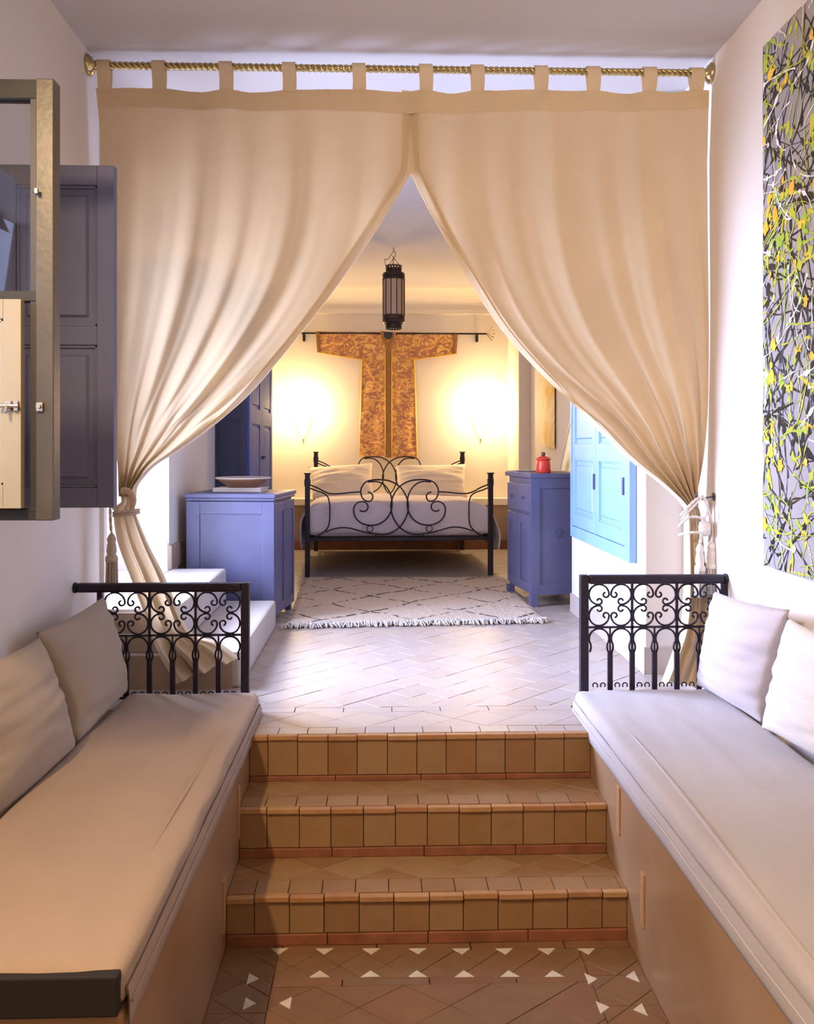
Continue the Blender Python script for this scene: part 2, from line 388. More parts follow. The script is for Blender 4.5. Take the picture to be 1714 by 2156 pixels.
def piece(parent, name, poly, z0, z1, m, jit=0.0015, axis='z', off=0.0):
    """polygon prism: poly in plan (x,y) when axis z, in (x,z) when axis y (then z0,z1 are y extents)"""
    cx = sum(p[0] for p in poly) / len(poly); cy = sum(p[1] for p in poly) / len(poly)
    dz = random.uniform(-jit, jit); tx = random.uniform(-1, 1) * jit * 6; ty = random.uniform(-1, 1) * jit * 6
    g = 0.0016
    vs = []
    ins = []
    for x, y in poly:
        d = Vector((cx - x, cy - y)); L = d.length
        d = d / L if L else d
        ins.append((x + d.x * g, y + d.y * g))
    def top(x, y): return dz + (x - cx) * tx + (y - cy) * ty
    ch = 0.0012; n = len(poly)
    lay = []
    for x, y in ins: lay.append((x, y, z0))
    for x, y in ins: lay.append((x, y, z1 - ch + top(x, y)))
    for x, y in ins:
        d = Vector((cx - x, cy - y)); d = d.normalized() * ch
        lay.append((x + d.x, y + d.y, z1 + top(x, y)))
    fs = [(i, (i + 1) % n, (i + 1) % n + n, i + n) for i in range(n)] + [(i + n, (i + 1) % n + n, (i + 1) % n + 2 * n, i + 2 * n) for i in range(n)]
    fs.append(tuple(range(2 * n, 3 * n)))
    if axis == 'y': lay = [(x, z0 - (zz - z0) if False else zz, y) for x, y, zz in lay]
    if parent is None: return lay, fs
    mb = MB(); mb.add(lay, fs)
    return mb.build(name, m, parent)

def clip(poly, x0, x1, y0, y1):
    def cl(pl, f, g):
        out = []
        for i in range(len(pl)):
            a, b = pl[i], pl[(i + 1) % len(pl)]
            fa, fb = f(a), f(b)
            if fa >= 0: out.append(a)
            if fa * fb < 0:
                t = fa / (fa - fb); out.append((a[0] + (b[0] - a[0]) * t, a[1] + (b[1] - a[1]) * t))
        return out
    for f in (lambda p: p[0] - x0, lambda p: x1 - p[0], lambda p: p[1] - y0, lambda p: y1 - p[1]):
        poly = cl(poly, f, None)
        if len(poly) < 3: return []
    return poly
def areaof(p):
    return abs(sum(p[i][0] * p[(i + 1) % len(p)][1] - p[(i + 1) % len(p)][0] * p[i][1] for i in range(len(p)))) / 2

# risers
def riser(parent, yf, z0, z1, n, shift, skirt):
    W = BR - BL; xs = [BL]
    pitch = W / (n - 0.5); x = BL + pitch * shift
    while x < BR - 0.02:
        xs.append(x + random.uniform(-0.002, 0.002)); x += pitch
    xs.append(BR)
    zt = z1 - 0.020
    for i in range(len(xs) - 1):
        a, b = xs[i], xs[i + 1]
        # tile front: y from yf+0.012 (back) to yf
        mb = MB(); j = random.uniform(-0.0015, 0.0015); tl = random.uniform(-0.001, 0.001)
        zb = z0 + (skirt if skirt else 0.001)
        g = 0.0013
        mb.box(a + g, b - g, yf + j, yf + 0.013, zb, zt - 0.001)
        mb.build('riser_tile', M['riser'], parent, bevel=0.0015)
        nb = MB(); zj = random.uniform(-0.0022, 0.0018)
        nb.box(a + g, b - g, yf - 0.012 + random.uniform(-0.002, 0.002), yf + 0.012, zt + zj, z1 - 0.001 + zj)
        nb.build('nosing_tile', M['nose'], parent, bevel=0.003)
    if skirt:
        x = BL
        for i in range(4):
            x2 = BL + W * (i + 1) / 4
            MB().box(x + 0.001, x2 - 0.001, yf - 0.006, yf + 0.013, z0, z0 + skirt - 0.002).build('skirting_tile', M['skirt'], parent, bevel=0.003)
            x = x2
riser(st, YN[0], ZS[1], ZS[0], 12, 0.62, 0.022)
riser(st, YN[1], ZS[2], ZS[1], 12, 0.85, 0.034)
riser(st, YN[2], ZL, ZS[2], 12, 0.78, 0.038)

def lozenge_band(parent, x0, x1, y0, y1, z, pitch, m, phase=0.0, name='lozenge_tile', jit=0.001):
    ym = (y0 + y1) / 2
    x = x0 - pitch + phase
    while x < x1 + pitch:
        polys = [[(x, ym), (x + pitch / 2, y0), (x + pitch, ym), (x + pitch / 2, y1)],
                 [(x + pitch / 2, y0), (x + pitch * 1.5, y0), (x + pitch, ym)],
                 [(x + pitch / 2, y1), (x + pitch, ym), (x + pitch * 1.5, y1)]]
        for p in polys:
            p = clip(p, x0, x1, y0, y1)
            if len(p) >= 3 and areaof(p) > 3e-4: piece(parent, name, p, z - 0.014, z, m, jit)
        x += pitch
def row(parent, x0, x1, y0, y1, z, pitch, m, phase=0.0, name='tread_tile', jit=0.001):
    xs = [x0]; x = x0 + pitch * (phase or 1)
    while x < x1 - 0.015: xs.append(x); x += pitch
    xs.append(x1)
    for a, b in zip(xs, xs[1:]): piece(parent, name, [(a, y0), (b, y0), (b, y1), (a, y1)], z - 0.014, z, m, jit)

# treads
M['tread'] = M['riser']
for k in (1, 2):
    z = ZS[k]; y0 = YN[k] + 0.012; y1 = YN[k - 1]
    row(st, BL, BR, y0, y0 + 0.085, z, 0.108, M['tread'], 0.8)
    lozenge_band(st, BL, BR, y0 + 0.085, y1, z, 0.23, M['tread'], 0.03 * k)
# upper floor border
row(floor_up, BL, BR, YN[0] + 0.012, 3.405, 0, 0.11, M['floor'], 0.95, 'floor_tile')
lozenge_band(floor_up, BL, BR, 3.405, 3.60, 0, 0.235, M['floor'], 0.08)
row(floor_up, BL, BR, 3.60, 3.662, 0, 0.2, M['floor'], 0.7, 'floor_tile')
# diagonal field
def field(x0, x1, y0, y1, z, la, lb, parent, m, mfar, limit, name, hole=None):
    cells = []
    ang = pi / 4; ca, sa = cos(ang), sin(ang)
    R = 14
    nb = int(R / lb)
    for j in range(-nb, nb):
        sh = (j % 2) * la / 2
        for i in range(-int(R / la), int(R / la)):
            q = [(i * la + sh, j * lb), ((i + 1) * la + sh, j * lb), ((i + 1) * la + sh, (j + 1) * lb), (i * la + sh, (j + 1) * lb)]
            p = [(x * ca - y * sa, y0 + x * sa + y * ca) for x, y in q]
            if max(a[0] for a in p) < x0 or min(a[0] for a in p) > x1 or max(a[1] for a in p) < y0 or min(a[1] for a in p) > y1: continue
            p = clip(p, x0, x1, y0, y1)
            if len(p) >= 3 and areaof(p) > 2e-4: cells.append(p)
    cells.sort(key=lambda p: sum(a[1] for a in p) / len(p))
    keep = []; rest = []
    for p in cells:
        cx = sum(a[0] for a in p) / len(p); cy = sum(a[1] for a in p) / len(p)
        if hole and hole(cx, cy): rest.append(p); continue
        (keep if len(keep) < limit else rest).append(p)
    for p in keep: piece(parent, name, p, z - 0.014, z, m, 0.0012)
    if rest and mfar:
        mb = MB()
        for p in rest:
            l, f = piece(None, '', p, z - 0.014, z, None, 0.0008); mb.add(l, f)
        mb.build('far_' + name, mfar, parent, kind='stuff')
field(XL + 0.001, 1.42, 3.662, YB - 0.12, 0, 0.19, 0.125, floor_up, M['floor'], M['floorfar'], 215, 'floor_tile',
      hole=lambda x, y: (x < -0.62 and y < 5.3) or y > 6.2 or (x > XRF))
# lower floor
def lowfloor():
    z = ZL
    yA = YN[2]
    # strip next to the stair, triangle border, field
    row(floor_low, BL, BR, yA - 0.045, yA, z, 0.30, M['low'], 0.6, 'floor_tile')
    tri = []
    for px in (588, 683, 782, 880, 972, 1063, 1153, 1237):
        c = P(px, 2003, Z=z); tri.append([(c.x - 0.03, c.y + 0.016), (c.x + 0.03, c.y + 0.016), (c.x, c.y - 0.020)])
    for px in (673, 780, 878, 977, 1072, 1165):
        c = P(px, 2050, Z=z); tri.append([(c.x - 0.032, c.y - 0.018), (c.x + 0.032, c.y - 0.018), (c.x, c.y + 0.018)])
    for px, py, s in ((534, 2061, 1), (527, 2113, 1), (600, 2112, -1), (1247, 2061, 1), (1329, 2056, -1), (1272, 2121, 1), (1345, 2126, -1)):
        c = P(px, py, Z=z); tri.append([(c.x - 0.018 * s, c.y - 0.03), (c.x - 0.018 * s, c.y + 0.03), (c.x + 0.018 * s, c.y)])
    for t in tri: piece(floor_low, 'triangle_tile', t, z - 0.012, z + 0.0012, M['white_tile'], 0.0002)
    lozenge_band(floor_low, BL + 0.17, BR - 0.17, 2.635, yA - 0.045, z, 0.145, M['low'], 0.05)
    row(floor_low, BL + 0.17, BR - 0.17, 2.60, 2.635, z, 0.26, M['low'], 0.8, 'floor_tile')
    for xa, xb in ((BL, BL + 0.17), (BR - 0.17, BR)):
        y = yA - 0.045
        while y > 1.2:
            xm = (xa + xb) / 2; ym = y - 0.0725
            for p in ([(xm, y), (xb, ym), (xm, y - 0.145), (xa, ym)], [(xa, y), (xm, y), (xa, ym)], [(xm, y), (xb, y), (xb, ym)],
                      [(xa, ym), (xm, y - 0.145), (xa, y - 0.145)], [(xb, ym), (xb, y - 0.145), (xm, y - 0.145)]):
                piece(floor_low, 'lozenge_tile', p, z - 0.014, z, M['low'], 0.0008)
            y -= 0.145
    # large lozenges inside
    y = 2.60; k = 0
    while y > 1.6:
        lozenge_band(floor_low, BL + 0.17, BR - 0.17, y - 0.2, y, z, 0.26, M['low'], 0.13 * (k % 2), jit=0.0007); y -= 0.2; k += 1
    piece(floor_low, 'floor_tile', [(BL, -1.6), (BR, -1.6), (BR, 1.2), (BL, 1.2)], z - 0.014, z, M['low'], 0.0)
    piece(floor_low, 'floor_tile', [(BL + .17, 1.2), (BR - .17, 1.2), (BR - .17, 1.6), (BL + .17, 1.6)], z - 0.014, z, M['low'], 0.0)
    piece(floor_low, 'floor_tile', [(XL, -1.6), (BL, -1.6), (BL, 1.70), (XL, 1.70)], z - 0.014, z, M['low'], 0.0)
lowfloor()

# plaster steps up to the doorway on the left
s1 = struct(MB().box(XL, -0.625, 3.97, 5.30, 0, 0.165).build('doorway_steps', M['step'], bevel=0.015))
MB().box(XL, -0.92, 3.985, 5.30, 0.165, 0.358).build('upper_step', M['step'], s1, bevel=0.015)
MB().box(XL, -0.66, 3.958, 3.969, 0.0, 0.15).build('brown_facing', M['dado'], s1)
MB().box(XL, -0.95, 3.972, 3.984, 0.165, 0.34).build('brown_facing', M['dado'], s1)
# outside ground / wall seen through the doorway
struct(MB().box(-1.95, XL - 0.45, 3.7, 5.6, 0.2, 0.35).build('ground_outside', M['niche']))

# ------------------------------------------------------------------ framed panels (doors, shutters, cabinet sides)
def frame_panel(mf, mp, W, H, opens, t=0.025, rec=0.010, Mx=None, mould=0.012):
    """board in local x (0..W), z (0..H), front at y=0 and back at y=t.  opens = list of rects (x0,x1,z0,z1)"""
    xs = sorted({0, W} | {v for o in opens for v in o[:2]}); zs = sorted({0, H} | {v for o in opens for v in o[2:]})
    for i in range(len(xs) - 1):
        z_run = None
        for j in range(len(zs) - 1):
            cx = (xs[i] + xs[i + 1]) / 2; cz = (zs[j] + zs[j + 1]) / 2
            inside = any(o[0] < cx < o[1] and o[2] < cz < o[3] for o in opens)
            if not inside and z_run is None: z_run = zs[j]
            if z_run is not None and (inside or j == len(zs) - 2):
                mf.box(xs[i], xs[i + 1], 0, t, z_run, zs[j] if inside else zs[j + 1], Mx); z_run = None
    for x0, x1, z0, z1 in opens:
        mp.box(x0, x1, rec, t - 0.002, z0, z1, Mx)
        m = mould
        if m:
            # moulded inner rim then raised field
            for a, b, c, d in ((x0, x0 + m * .6, z0, z1), (x1 - m * .6, x1, z0, z1), (x0, x1, z0, z0 + m * .6), (x0, x1, z1 - m * .6, z1)):
                mf.box(a, b, rec * 0.45, t - 0.003, c, d, Mx)
            k = min(0.03, (x1 - x0) * 0.16)
            a = [(x0 + k, rec, z0 + k), (x1 - k, rec, z0 + k), (x1 - k, rec, z1 - k), (x0 + k, rec, z1 - k)]
            k2 = k + 0.008
            b = [(x0 + k2, rec * 0.3, z0 + k2), (x1 - k2, rec * 0.3, z0 + k2), (x1 - k2, rec * 0.3, z1 - k2), (x0 + k2, rec * 0.3, z1 - k2)]
            mp.add(a + b, [(0, 1, 5, 4), (1, 2, 6, 5), (2, 3, 7, 6), (3, 0, 4, 7), (4, 5, 6, 7)], Mx)

# ---- blue shutter leaf (left, behind casement)
Ysh = 2.9
tl = P(240, 348, Y=Ysh); bt = P(243, 1069, Y=Ysh)
Hs = tl.z - bt.z; Wsh = tl.x - XL - 0.003
t = thing('window_shutter', 'grey blue panelled wooden shutter opened out from left wall behind the casement', 'shutter', (XL + 0.003, Ysh, bt.z))
mf = MB(); mp = MB()
frame_panel(mf, mp, Wsh, Hs, [(0.06, Wsh - 0.055, 0.065, Hs * 0.475), (0.06, Wsh - 0.055, Hs * 0.53, Hs - 0.065)], 0.035, 0.014, None, 0.016)
mf.build('shutter_frame', M['bluegrey'], t, bevel=0.0025); mp.build('shutter_panel', M['bluegrey'], t)
for z in (0.2, Hs - 0.2): MB().tube([(-0.001, 0.017, z - 0.03), (-0.001, 0.017, z + 0.03)], 0.004, 8).build('hinge', M['pot'], t)

# ---- casement (left, nearest)
Yc = 2.3
tr = P(114, 166, Y=Yc); bb = P(114, 1096, Y=Yc)
Wc = tr.x - XL - 0.003; Hc = tr.z - bb.z
t = thing('window_casement', 'taupe window casement with glass above and cream shutter below, swung into room at left edge', 'window', (XL + 0.003, Yc, bb.z))
stw = 0.045
def lz(py): return P(100, py, Y=Yc).z - bb.z
def lx(px): return P(px, 600, Y=Yc).x - XL - 0.003
f = MB()
xr0 = lx(76)
f.box(0, xr0, 0.004, 0.045, lz(1070) * 0 , lz(1071)).box(0, xr0, 0.004, 0.045, lz(206), Hc).box(0, 0.05, 0, 0.045, 0, Hc).box(0, xr0, 0.004, 0.045, lz(634), lz(612))
f.build('casement_rail', M['framedk'], t, bevel=0.002)
MB().box(xr0, Wc, -0.004, 0.045, 0, Hc).build('casement_stile', M['frame'], t, bevel=0.003)
MB().box(lx(62), xr0, 0.006, 0.040, lz(1071), Hc - 0.05).build('rebate_strip', M['gasket'], t)
MB().box(0.05, lx(62), 0.018, 0.023, lz(612), lz(206)).build('glass_pane', M['glass'], t)
MB().box(0.05, lx(62), 0.018, 0.023, lz(1071), lz(634)).build('glass_pane', M['glass'], t)
mf = MB(); mp = MB()
Wi = lx(54) - 0.0; Hi = lz(634) - lz(1069)
Mx = Matrix.Translation((0.0, -0.03, lz(1069)))
frame_panel(mf, mp, Wi, Hi, [(0.06, Wi - 0.045, 0.06, Hi - 0.05)], 0.024, 0.008, Mx, 0.012)
mf.add(mp.v, mp.f)
mf.build('inner_shutter', M['cream'], t, bevel=0.0015, label='cream panelled inner shutter')
zb_ = lz(856)
b = MB(); b.tube([(lx(8), -0.042, zb_), (lx(53), -0.042, zb_)], 0.005, 10).box(lx(24), lx(36), -0.040, -0.031, zb_ - 0.012, zb_ + 0.012).box(lx(42), lx(50), -0.040, -0.031, zb_ - 0.012, zb_ + 0.012)
b.tube([(lx(30), -0.045, zb_), (lx(30), -0.055, zb_ - 0.018)], 0.004, 8)
b.build('bolt', M['steel'], t)
b = MB(); b.box(lx(80), lx(93), -0.012, -0.003, zb_ - 0.012, zb_ + 0.01).tube([(lx(86), -0.01, zb_), (lx(86), -0.02, zb_)], 0.006, 8); b.build('bolt_keeper', M['steel'], t)
b = MB(); zz = lz(407); b.tube([(lx(72), -0.006, zz), (lx(82), -0.02, zz)], 0.003, 8).box(lx(80), lx(86), -0.024, -0.014, zz - 0.006, zz + 0.006); b.build('stay_pin', M['steel'], t)

# ---- window frame in the near left opening
struct(MB().box(XL - 0.30, XL - 0.25, WY0, WY0 + 0.06, WZ0, WZ1).box(XL - 0.30, XL - 0.25, WY1 - 0.06, WY1, WZ0, WZ1).box(XL - 0.30, XL - 0.25, WY0, WY1, WZ0, WZ0 + 0.05).box(XL - 0.30, XL - 0.25, WY0, WY1, WZ1 - 0.05, WZ1).build('window_1', M['frame']))

# ---- light blue shutters on right wall
a0 = P(1213, 1133, X=XRF); a1 = P(1341, 1179, X=XRF)
yN, yF = a1.y, a0.y; zb = (a0.z + a1.z) / 2
Ls = yF - yN; Hs = 1.36
t = thing('wall_shutters', 'light blue double shutters closed over the right wall window past the curtain', 'shutter', (XRF - 0.002, yN, zb), (0, 0, pi / 2))
# local: x along +Y, y toward -X (into room): board front should be at +y. mirror using matrix
def Rm(x0, z0): return Matrix.Translation((x0, 0.030, z0)) @ Matrix.Scale(-1, 4, (0, 1, 0))
mf = MB(); mp = MB()
fr = 0.055
f = MB(); f.box(0, fr * 1.6, 0, 0.036, 0, Hs).box(Ls - fr * 0.6, Ls, 0, 0.036, 0, Hs).box(fr * 1.6, Ls - fr * 0.6, 0, 0.036, 0, 0.07).box(fr * 1.6, Ls - fr * 0.6, 0, 0.036, Hs - 0.06, Hs)
f.build('shutter_frame', M['sky'], t, bevel=0.003)
x0 = fr * 1.6 + 0.003; x1 = Ls - fr * 0.6 - 0.003; Wd = (x1 - x0 - 0.005) / 2; Hd = Hs - 0.136
for k in range(2):
    mf = MB(); mp = MB()
    frame_panel(mf, mp, Wd, Hd, [(0.07, Wd - 0.07, 0.08, 0.42), (0.07, Wd - 0.07, 0.52, Hd - 0.08)], 0.026, 0.012, Rm(x0 + k * (Wd + 0.005), 0.073), 0.014)
    lf = mf.build('shutter_leaf', M['sky'], t, bevel=0.002)
    mp.build('raised_panel', M['sky'], lf)
    MB().box(x0 + k * (Wd + 0.005) + 0.01, x0 + k * (Wd + 0.005) + 0.035, 0.030, 0.040, 0.33, 0.42).build('latch', M['blue'], lf, bevel=0.002)
MB().box(0.002, Ls - 0.002, 0.0, 0.004, 0.0, Hs).build('backing_board', M['bluedk'], t)

# ------------------------------------------------------------------ cabinets
# left: big face to camera, doors on its right
zt = 0.80
cl = P(392, 1050, Y=5.45); cr_ = P(577, 1050, Y=5.38); cb = P(617, 1050, Y=5.95)
ang = atan2(cr_.y - cl.y, cr_.x - cl.x)
Wl = (cr_ - cl).length; Dl = (cb - cr_).length * 0.97
t = thing('blue_cabinet', 'low blue grey painted cabinet behind the plaster steps, holding the clay bowl', 'cabinet', (cl.x, cl.y, 0), (0, 0, ang))
mb = MB(); mb.box(0.02, Wl - 0.02, 0.025, Dl - 0.01, 0.06, zt - 0.03); mb.build('carcass', M['blue'], t)
MB().box(-0.012, Wl + 0.012, -0.015, Dl + 0.01, zt - 0.028, zt).box(-0.004, Wl + 0.004, -0.006, Dl, zt - 0.045, zt - 0.028).build('cabinet_top', M['blue'], t, bevel=0.005)
mf = MB(); mp = MB()
frame_panel(mf, mp, Wl, zt - 0.05, [(0.085, Wl - 0.075, 0.12, zt - 0.125)], 0.024, 0.010, Matrix.Translation((0, 0, 0)), 0)
mf.build('side_frame', M['blue'], t, bevel=0.002); mp.build('side_panel', M['blue'], t)
# right face: local x = Wl, running along +y
Mr = Matrix.Translation((Wl, 0.025, 0.05)) @ Matrix.Rotation(pi / 2, 4, 'Z')
Wd = (Dl - 0.03 - 0.006) / 2
for k in range(2):
    mf = MB(); mp = MB()
    frame_panel(mf, mp, Wd, zt - 0.11, [(0.035, Wd - 0.03, 0.06, zt - 0.17)], 0.022, 0.008, Mr @ Matrix.Translation((k * (Wd + 0.006), 0, 0)), 0)
    d = mf.build('cabinet_door', M['blue'], t, bevel=0.0015); mp.build('door_panel', M['blue'], d)
for x in (0.01, Wl - 0.05):
    for y in (0.026, Dl - 0.06): MB().box(x, x + 0.035, y, y + 0.04, 0, 0.06).build('foot', M['blue'], t)

# bowl + folded paper under it
bc = P(512, 1030, Y=5.72); bc.z = zt
bk = thing('book', 'thin white book lying under the clay bowl', 'book', (bc.x - 0.01, bc.y, zt + 0.001), (0, 0, ang))
MB().box(-0.16, 0.155, -0.10, 0.10, 0, 0.004).box(-0.16, 0.155, -0.10, 0.10, 0.020, 0.024).box(-0.16, -0.156, -0.10, 0.10, 0.004, 0.02).build('cover', M['paper'], bk)
MB().box(-0.155, 0.15, -0.096, 0.096, 0.0045, 0.0195).build('page_block', M['rim'], bk)
bw = thing('bowl', 'wide shallow brown clay bowl with pale rim on the left cabinet', 'bowl', (bc.x, bc.y, zt + 0.0255))
MB().lathe([(0, 0), (0.095, 0), (0.10, 0.006), (0.155, 0.044), (0.172, 0.056), (0.168, 0.059), (0.15, 0.046), (0.09, 0.012), (0, 0.010)], 40).build('bowl_body', M['clay'], bw, smooth=True)
MB().tube([(0.174 * cos(a * pi / 20), 0.174 * sin(a * pi / 20), 0.060) for a in range(40)], 0.0055, 8, closed=True).build('rim', M['rim'], bw, smooth=True)

# tall dark cupboard at left
t = thing('tall_cupboard', 'tall dark blue panelled cupboard against the left wall before the bed', 'cupboard', (XL + 0.004, 6.70, 0))
Wt, Dt, Ht = 0.232, 1.45, 2.15
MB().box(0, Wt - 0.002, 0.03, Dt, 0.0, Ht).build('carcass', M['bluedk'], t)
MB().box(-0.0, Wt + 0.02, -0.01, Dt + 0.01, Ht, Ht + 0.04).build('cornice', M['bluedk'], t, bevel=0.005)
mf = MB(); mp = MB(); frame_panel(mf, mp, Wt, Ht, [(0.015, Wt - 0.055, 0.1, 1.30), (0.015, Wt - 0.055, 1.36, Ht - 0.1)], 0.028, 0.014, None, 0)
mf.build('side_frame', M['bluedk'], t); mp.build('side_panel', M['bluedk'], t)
Mr = Matrix.Translation((Wt + 0.022, 0.03, 0.05)) @ Matrix.Rotation(pi / 2, 4, 'Z')
for k in range(2):
    mf = MB(); mp = MB(); frame_panel(mf, mp, 0.70, Ht - 0.1, [(0.12, 0.58, 0.12, 1.22), (0.12, 0.58, 1.34, Ht - 0.22)], 0.024, 0.012, Mr @ Matrix.Translation((k * 0.706, 0, 0)), 0.014)
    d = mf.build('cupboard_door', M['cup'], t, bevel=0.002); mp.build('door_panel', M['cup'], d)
    MB().tube([(Wt + 0.024, 0.03 + 0.66 + k * 0.09, 1.0), (Wt + 0.05, 0.03 + 0.66 + k * 0.09, 1.0)], 0.012, 10).build('knob', M['pot'], d)

# right cabinet
zt2 = 0.905
c0 = P(1118, 1000, Y=5.92); c1 = P(1063, 1000, Y=6.50)
Wr = 1.44 - c0.x; Dr = (c1 - c0).length
angr = atan2(-(c1.x - c0.x), (c1.y - c0.y))
t = thing('blue_cabinet', 'tall blue grey cabinet at right of the bed, holding a red canister', 'cabinet', (c0.x, c0.y, 0), (0, 0, angr * 0.9))
Wr = 0.40
MB().box(0.022, Wr - 0.01, 0.026, Dr - 0.01, 0.08, zt2 - 0.03).build('carcass', M['blue'], t)
MB().box(-0.006, Wr + 0.004, -0.008, Dr + 0.006, zt2 - 0.03, zt2).build('cabinet_top', M['blue'], t, bevel=0.003)
mf = MB(); mp = MB(); frame_panel(mf, mp, Wr, zt2 - 0.11, [(0.065, Wr - 0.065, 0.07, zt2 - 0.18)], 0.025, 0.009, Matrix.Translation((0, 0, 0.08)), 0)
mf.build('side_frame', M['blue'], t, bevel=0.002); sp_ = mp.build('side_panel', M['blue'], t)
ro = MB()
for k in range(16):
    a = k * pi / 8; ro.tube([(Wr / 2 + 0.015 * cos(a), 0.0075, 0.5 + 0.015 * sin(a)), (Wr / 2 + 0.034 * cos(a), 0.0075, 0.5 + 0.034 * sin(a))], 0.002, 6)
ro.build('carved_rosette', M['blue'], sp_)
Ml = Matrix.Rotation(pi / 2, 4, 'Z') @ Matrix.Scale(-1, 4, (0, 1, 0))   # left face, local x along depth
Ml = Matrix(((0, 1, 0, 0), (1, 0, 0, 0), (0, 0, 1, 0), (0, 0, 0, 1)))      # (x,y,z)->(y,x,z)
Wd = (Dr - 0.07) / 2
for k in range(2):
    Mk = Matrix.Translation((0, 0.03 + k * (Wd + 0.005), 0)) @ Ml
    mf = MB(); mp = MB(); frame_panel(mf, mp, Wd, 0.52, [(0.05, Wd - 0.05, 0.06, 0.46)], 0.022, 0.009, Matrix.Translation((0, 0, 0.10)) @ Mk, 0)
    d = mf.build('cabinet_door', M['blue'], t, bevel=0.0015); mp.build('door_panel', M['blue'], d)
    dr = MB(); dr.box(0, Wd, 0.0, 0.022, 0.64, 0.64 + 0.19, Mk); dr = dr.build('drawer', M['blue'], t, bevel=0.003)
    MB().tube([(-0.0, 0.03 + k * (Wd + 0.005) + Wd / 2, 0.735), (-0.018, 0.03 + k * (Wd + 0.005) + Wd / 2, 0.735)], 0.009, 10).build('knob', M['blue'], dr)
for x in (0.0, Wr - 0.05):
    for y in (0.0, Dr - 0.055): MB().box(x, x + 0.05, y, y + 0.05, 0, 0.08).build('foot', M['blue'], t)

# things on the right cabinet
def oncab(px, Y, z=zt2): q = P(px, 990, Y=Y); return (q.x, q.y, z + 0.0005)
rc = thing('canister', 'small red enamel canister with dark knob on the right cabinet', 'canister', oncab(1144, 6.15))
MB().lathe([(0, 0), (0.050, 0), (0.053, 0.006), (0.046, 0.085), (0.044, 0.09), (0, 0.09)], 32).build('canister_body', M['red'], rc, smooth=True)
MB().lathe([(0, 0.0905), (0.052, 0.0905), (0.054, 0.096), (0.046, 0.104), (0.022, 0.116), (0, 0.118)], 32).build('lid', M['red'], rc, smooth=True)
MB().lathe([(0, 0.117), (0.012, 0.118), (0.014, 0.124), (0.016, 0.136), (0.010, 0.144), (0, 0.146)], 20).build('knob', M['knob'], rc, smooth=True)
mg = thing('magazine', 'open magazine with a curled white page on the right cabinet', 'magazine', oncab(1106, 6.30), (0, 0, 0.15))
MB().box(-0.10, 0.10, -0.13, 0.13, 0, 0.008).build('page_block', M['cord'], mg)
MB().grid(lambda u, v: (-0.10 + 0.20 * u, -0.13 + 0.26 * v, 0.0095 + 0.035 * max(0, 0.35 - u) ** 1.2 + 0.004 * sin(u * pi)), 16, 6).build('top_page', M['paper'], mg, smooth=True)
# leaning framed picture
p0 = P(1176, 992, Y=6.30); 
fp = thing('framed_picture', 'framed pale print leaning on the right cabinet against the wall', 'picture', (1.33, 6.12, zt2 + 0.001), (0, radians(12), 0))
# local: faces -x, extends y 0..0.35, z 0..0.42
mf = MB(); yW, zH = 0.36, 0.46
mf.box(0, 0.018, 0, yW, 0, 0.012).box(0, 0.018, 0, yW, zH - 0.012, zH).box(0, 0.018, 0, 0.012, 0.012, zH - 0.012).box(0, 0.018, yW - 0.012, yW, 0.012, zH - 0.012)
mf.build('frame', M['gilt'], fp, bevel=0.001)
MB().box(0.004, 0.014, 0.012, yW - 0.012, 0.012, zH - 0.012).build('print', M['matboard'], fp)
# yellow hanging
ya = P(1141, 860, X=1.495); yb = P(1170, 860, X=1.495)
hg = thing('wall_hanging', 'yellow and cream paper wall hanging on right wall beyond the cabinet', 'hanging', (1.498, 0, 0))
def hf(u, v):
    y = yb.y + (ya.y - yb.y) * u; z0 = 1.07 + 0.05 * u; return (-0.012 - 0.02 * sin(pi * u) - 0.004 * N3(u * 6, v * 22), y, z0 + (2.0 - z0) * v)
MB().grid(hf, 14, 60).build('sheet', M['yellowart'], hg, smooth=True)
MB().tube([(-0.012, yb.y, 2.0), (-0.012, ya.y, 2.0)], 0.008, 8).build('hanging_rod', M['knob'], hg)

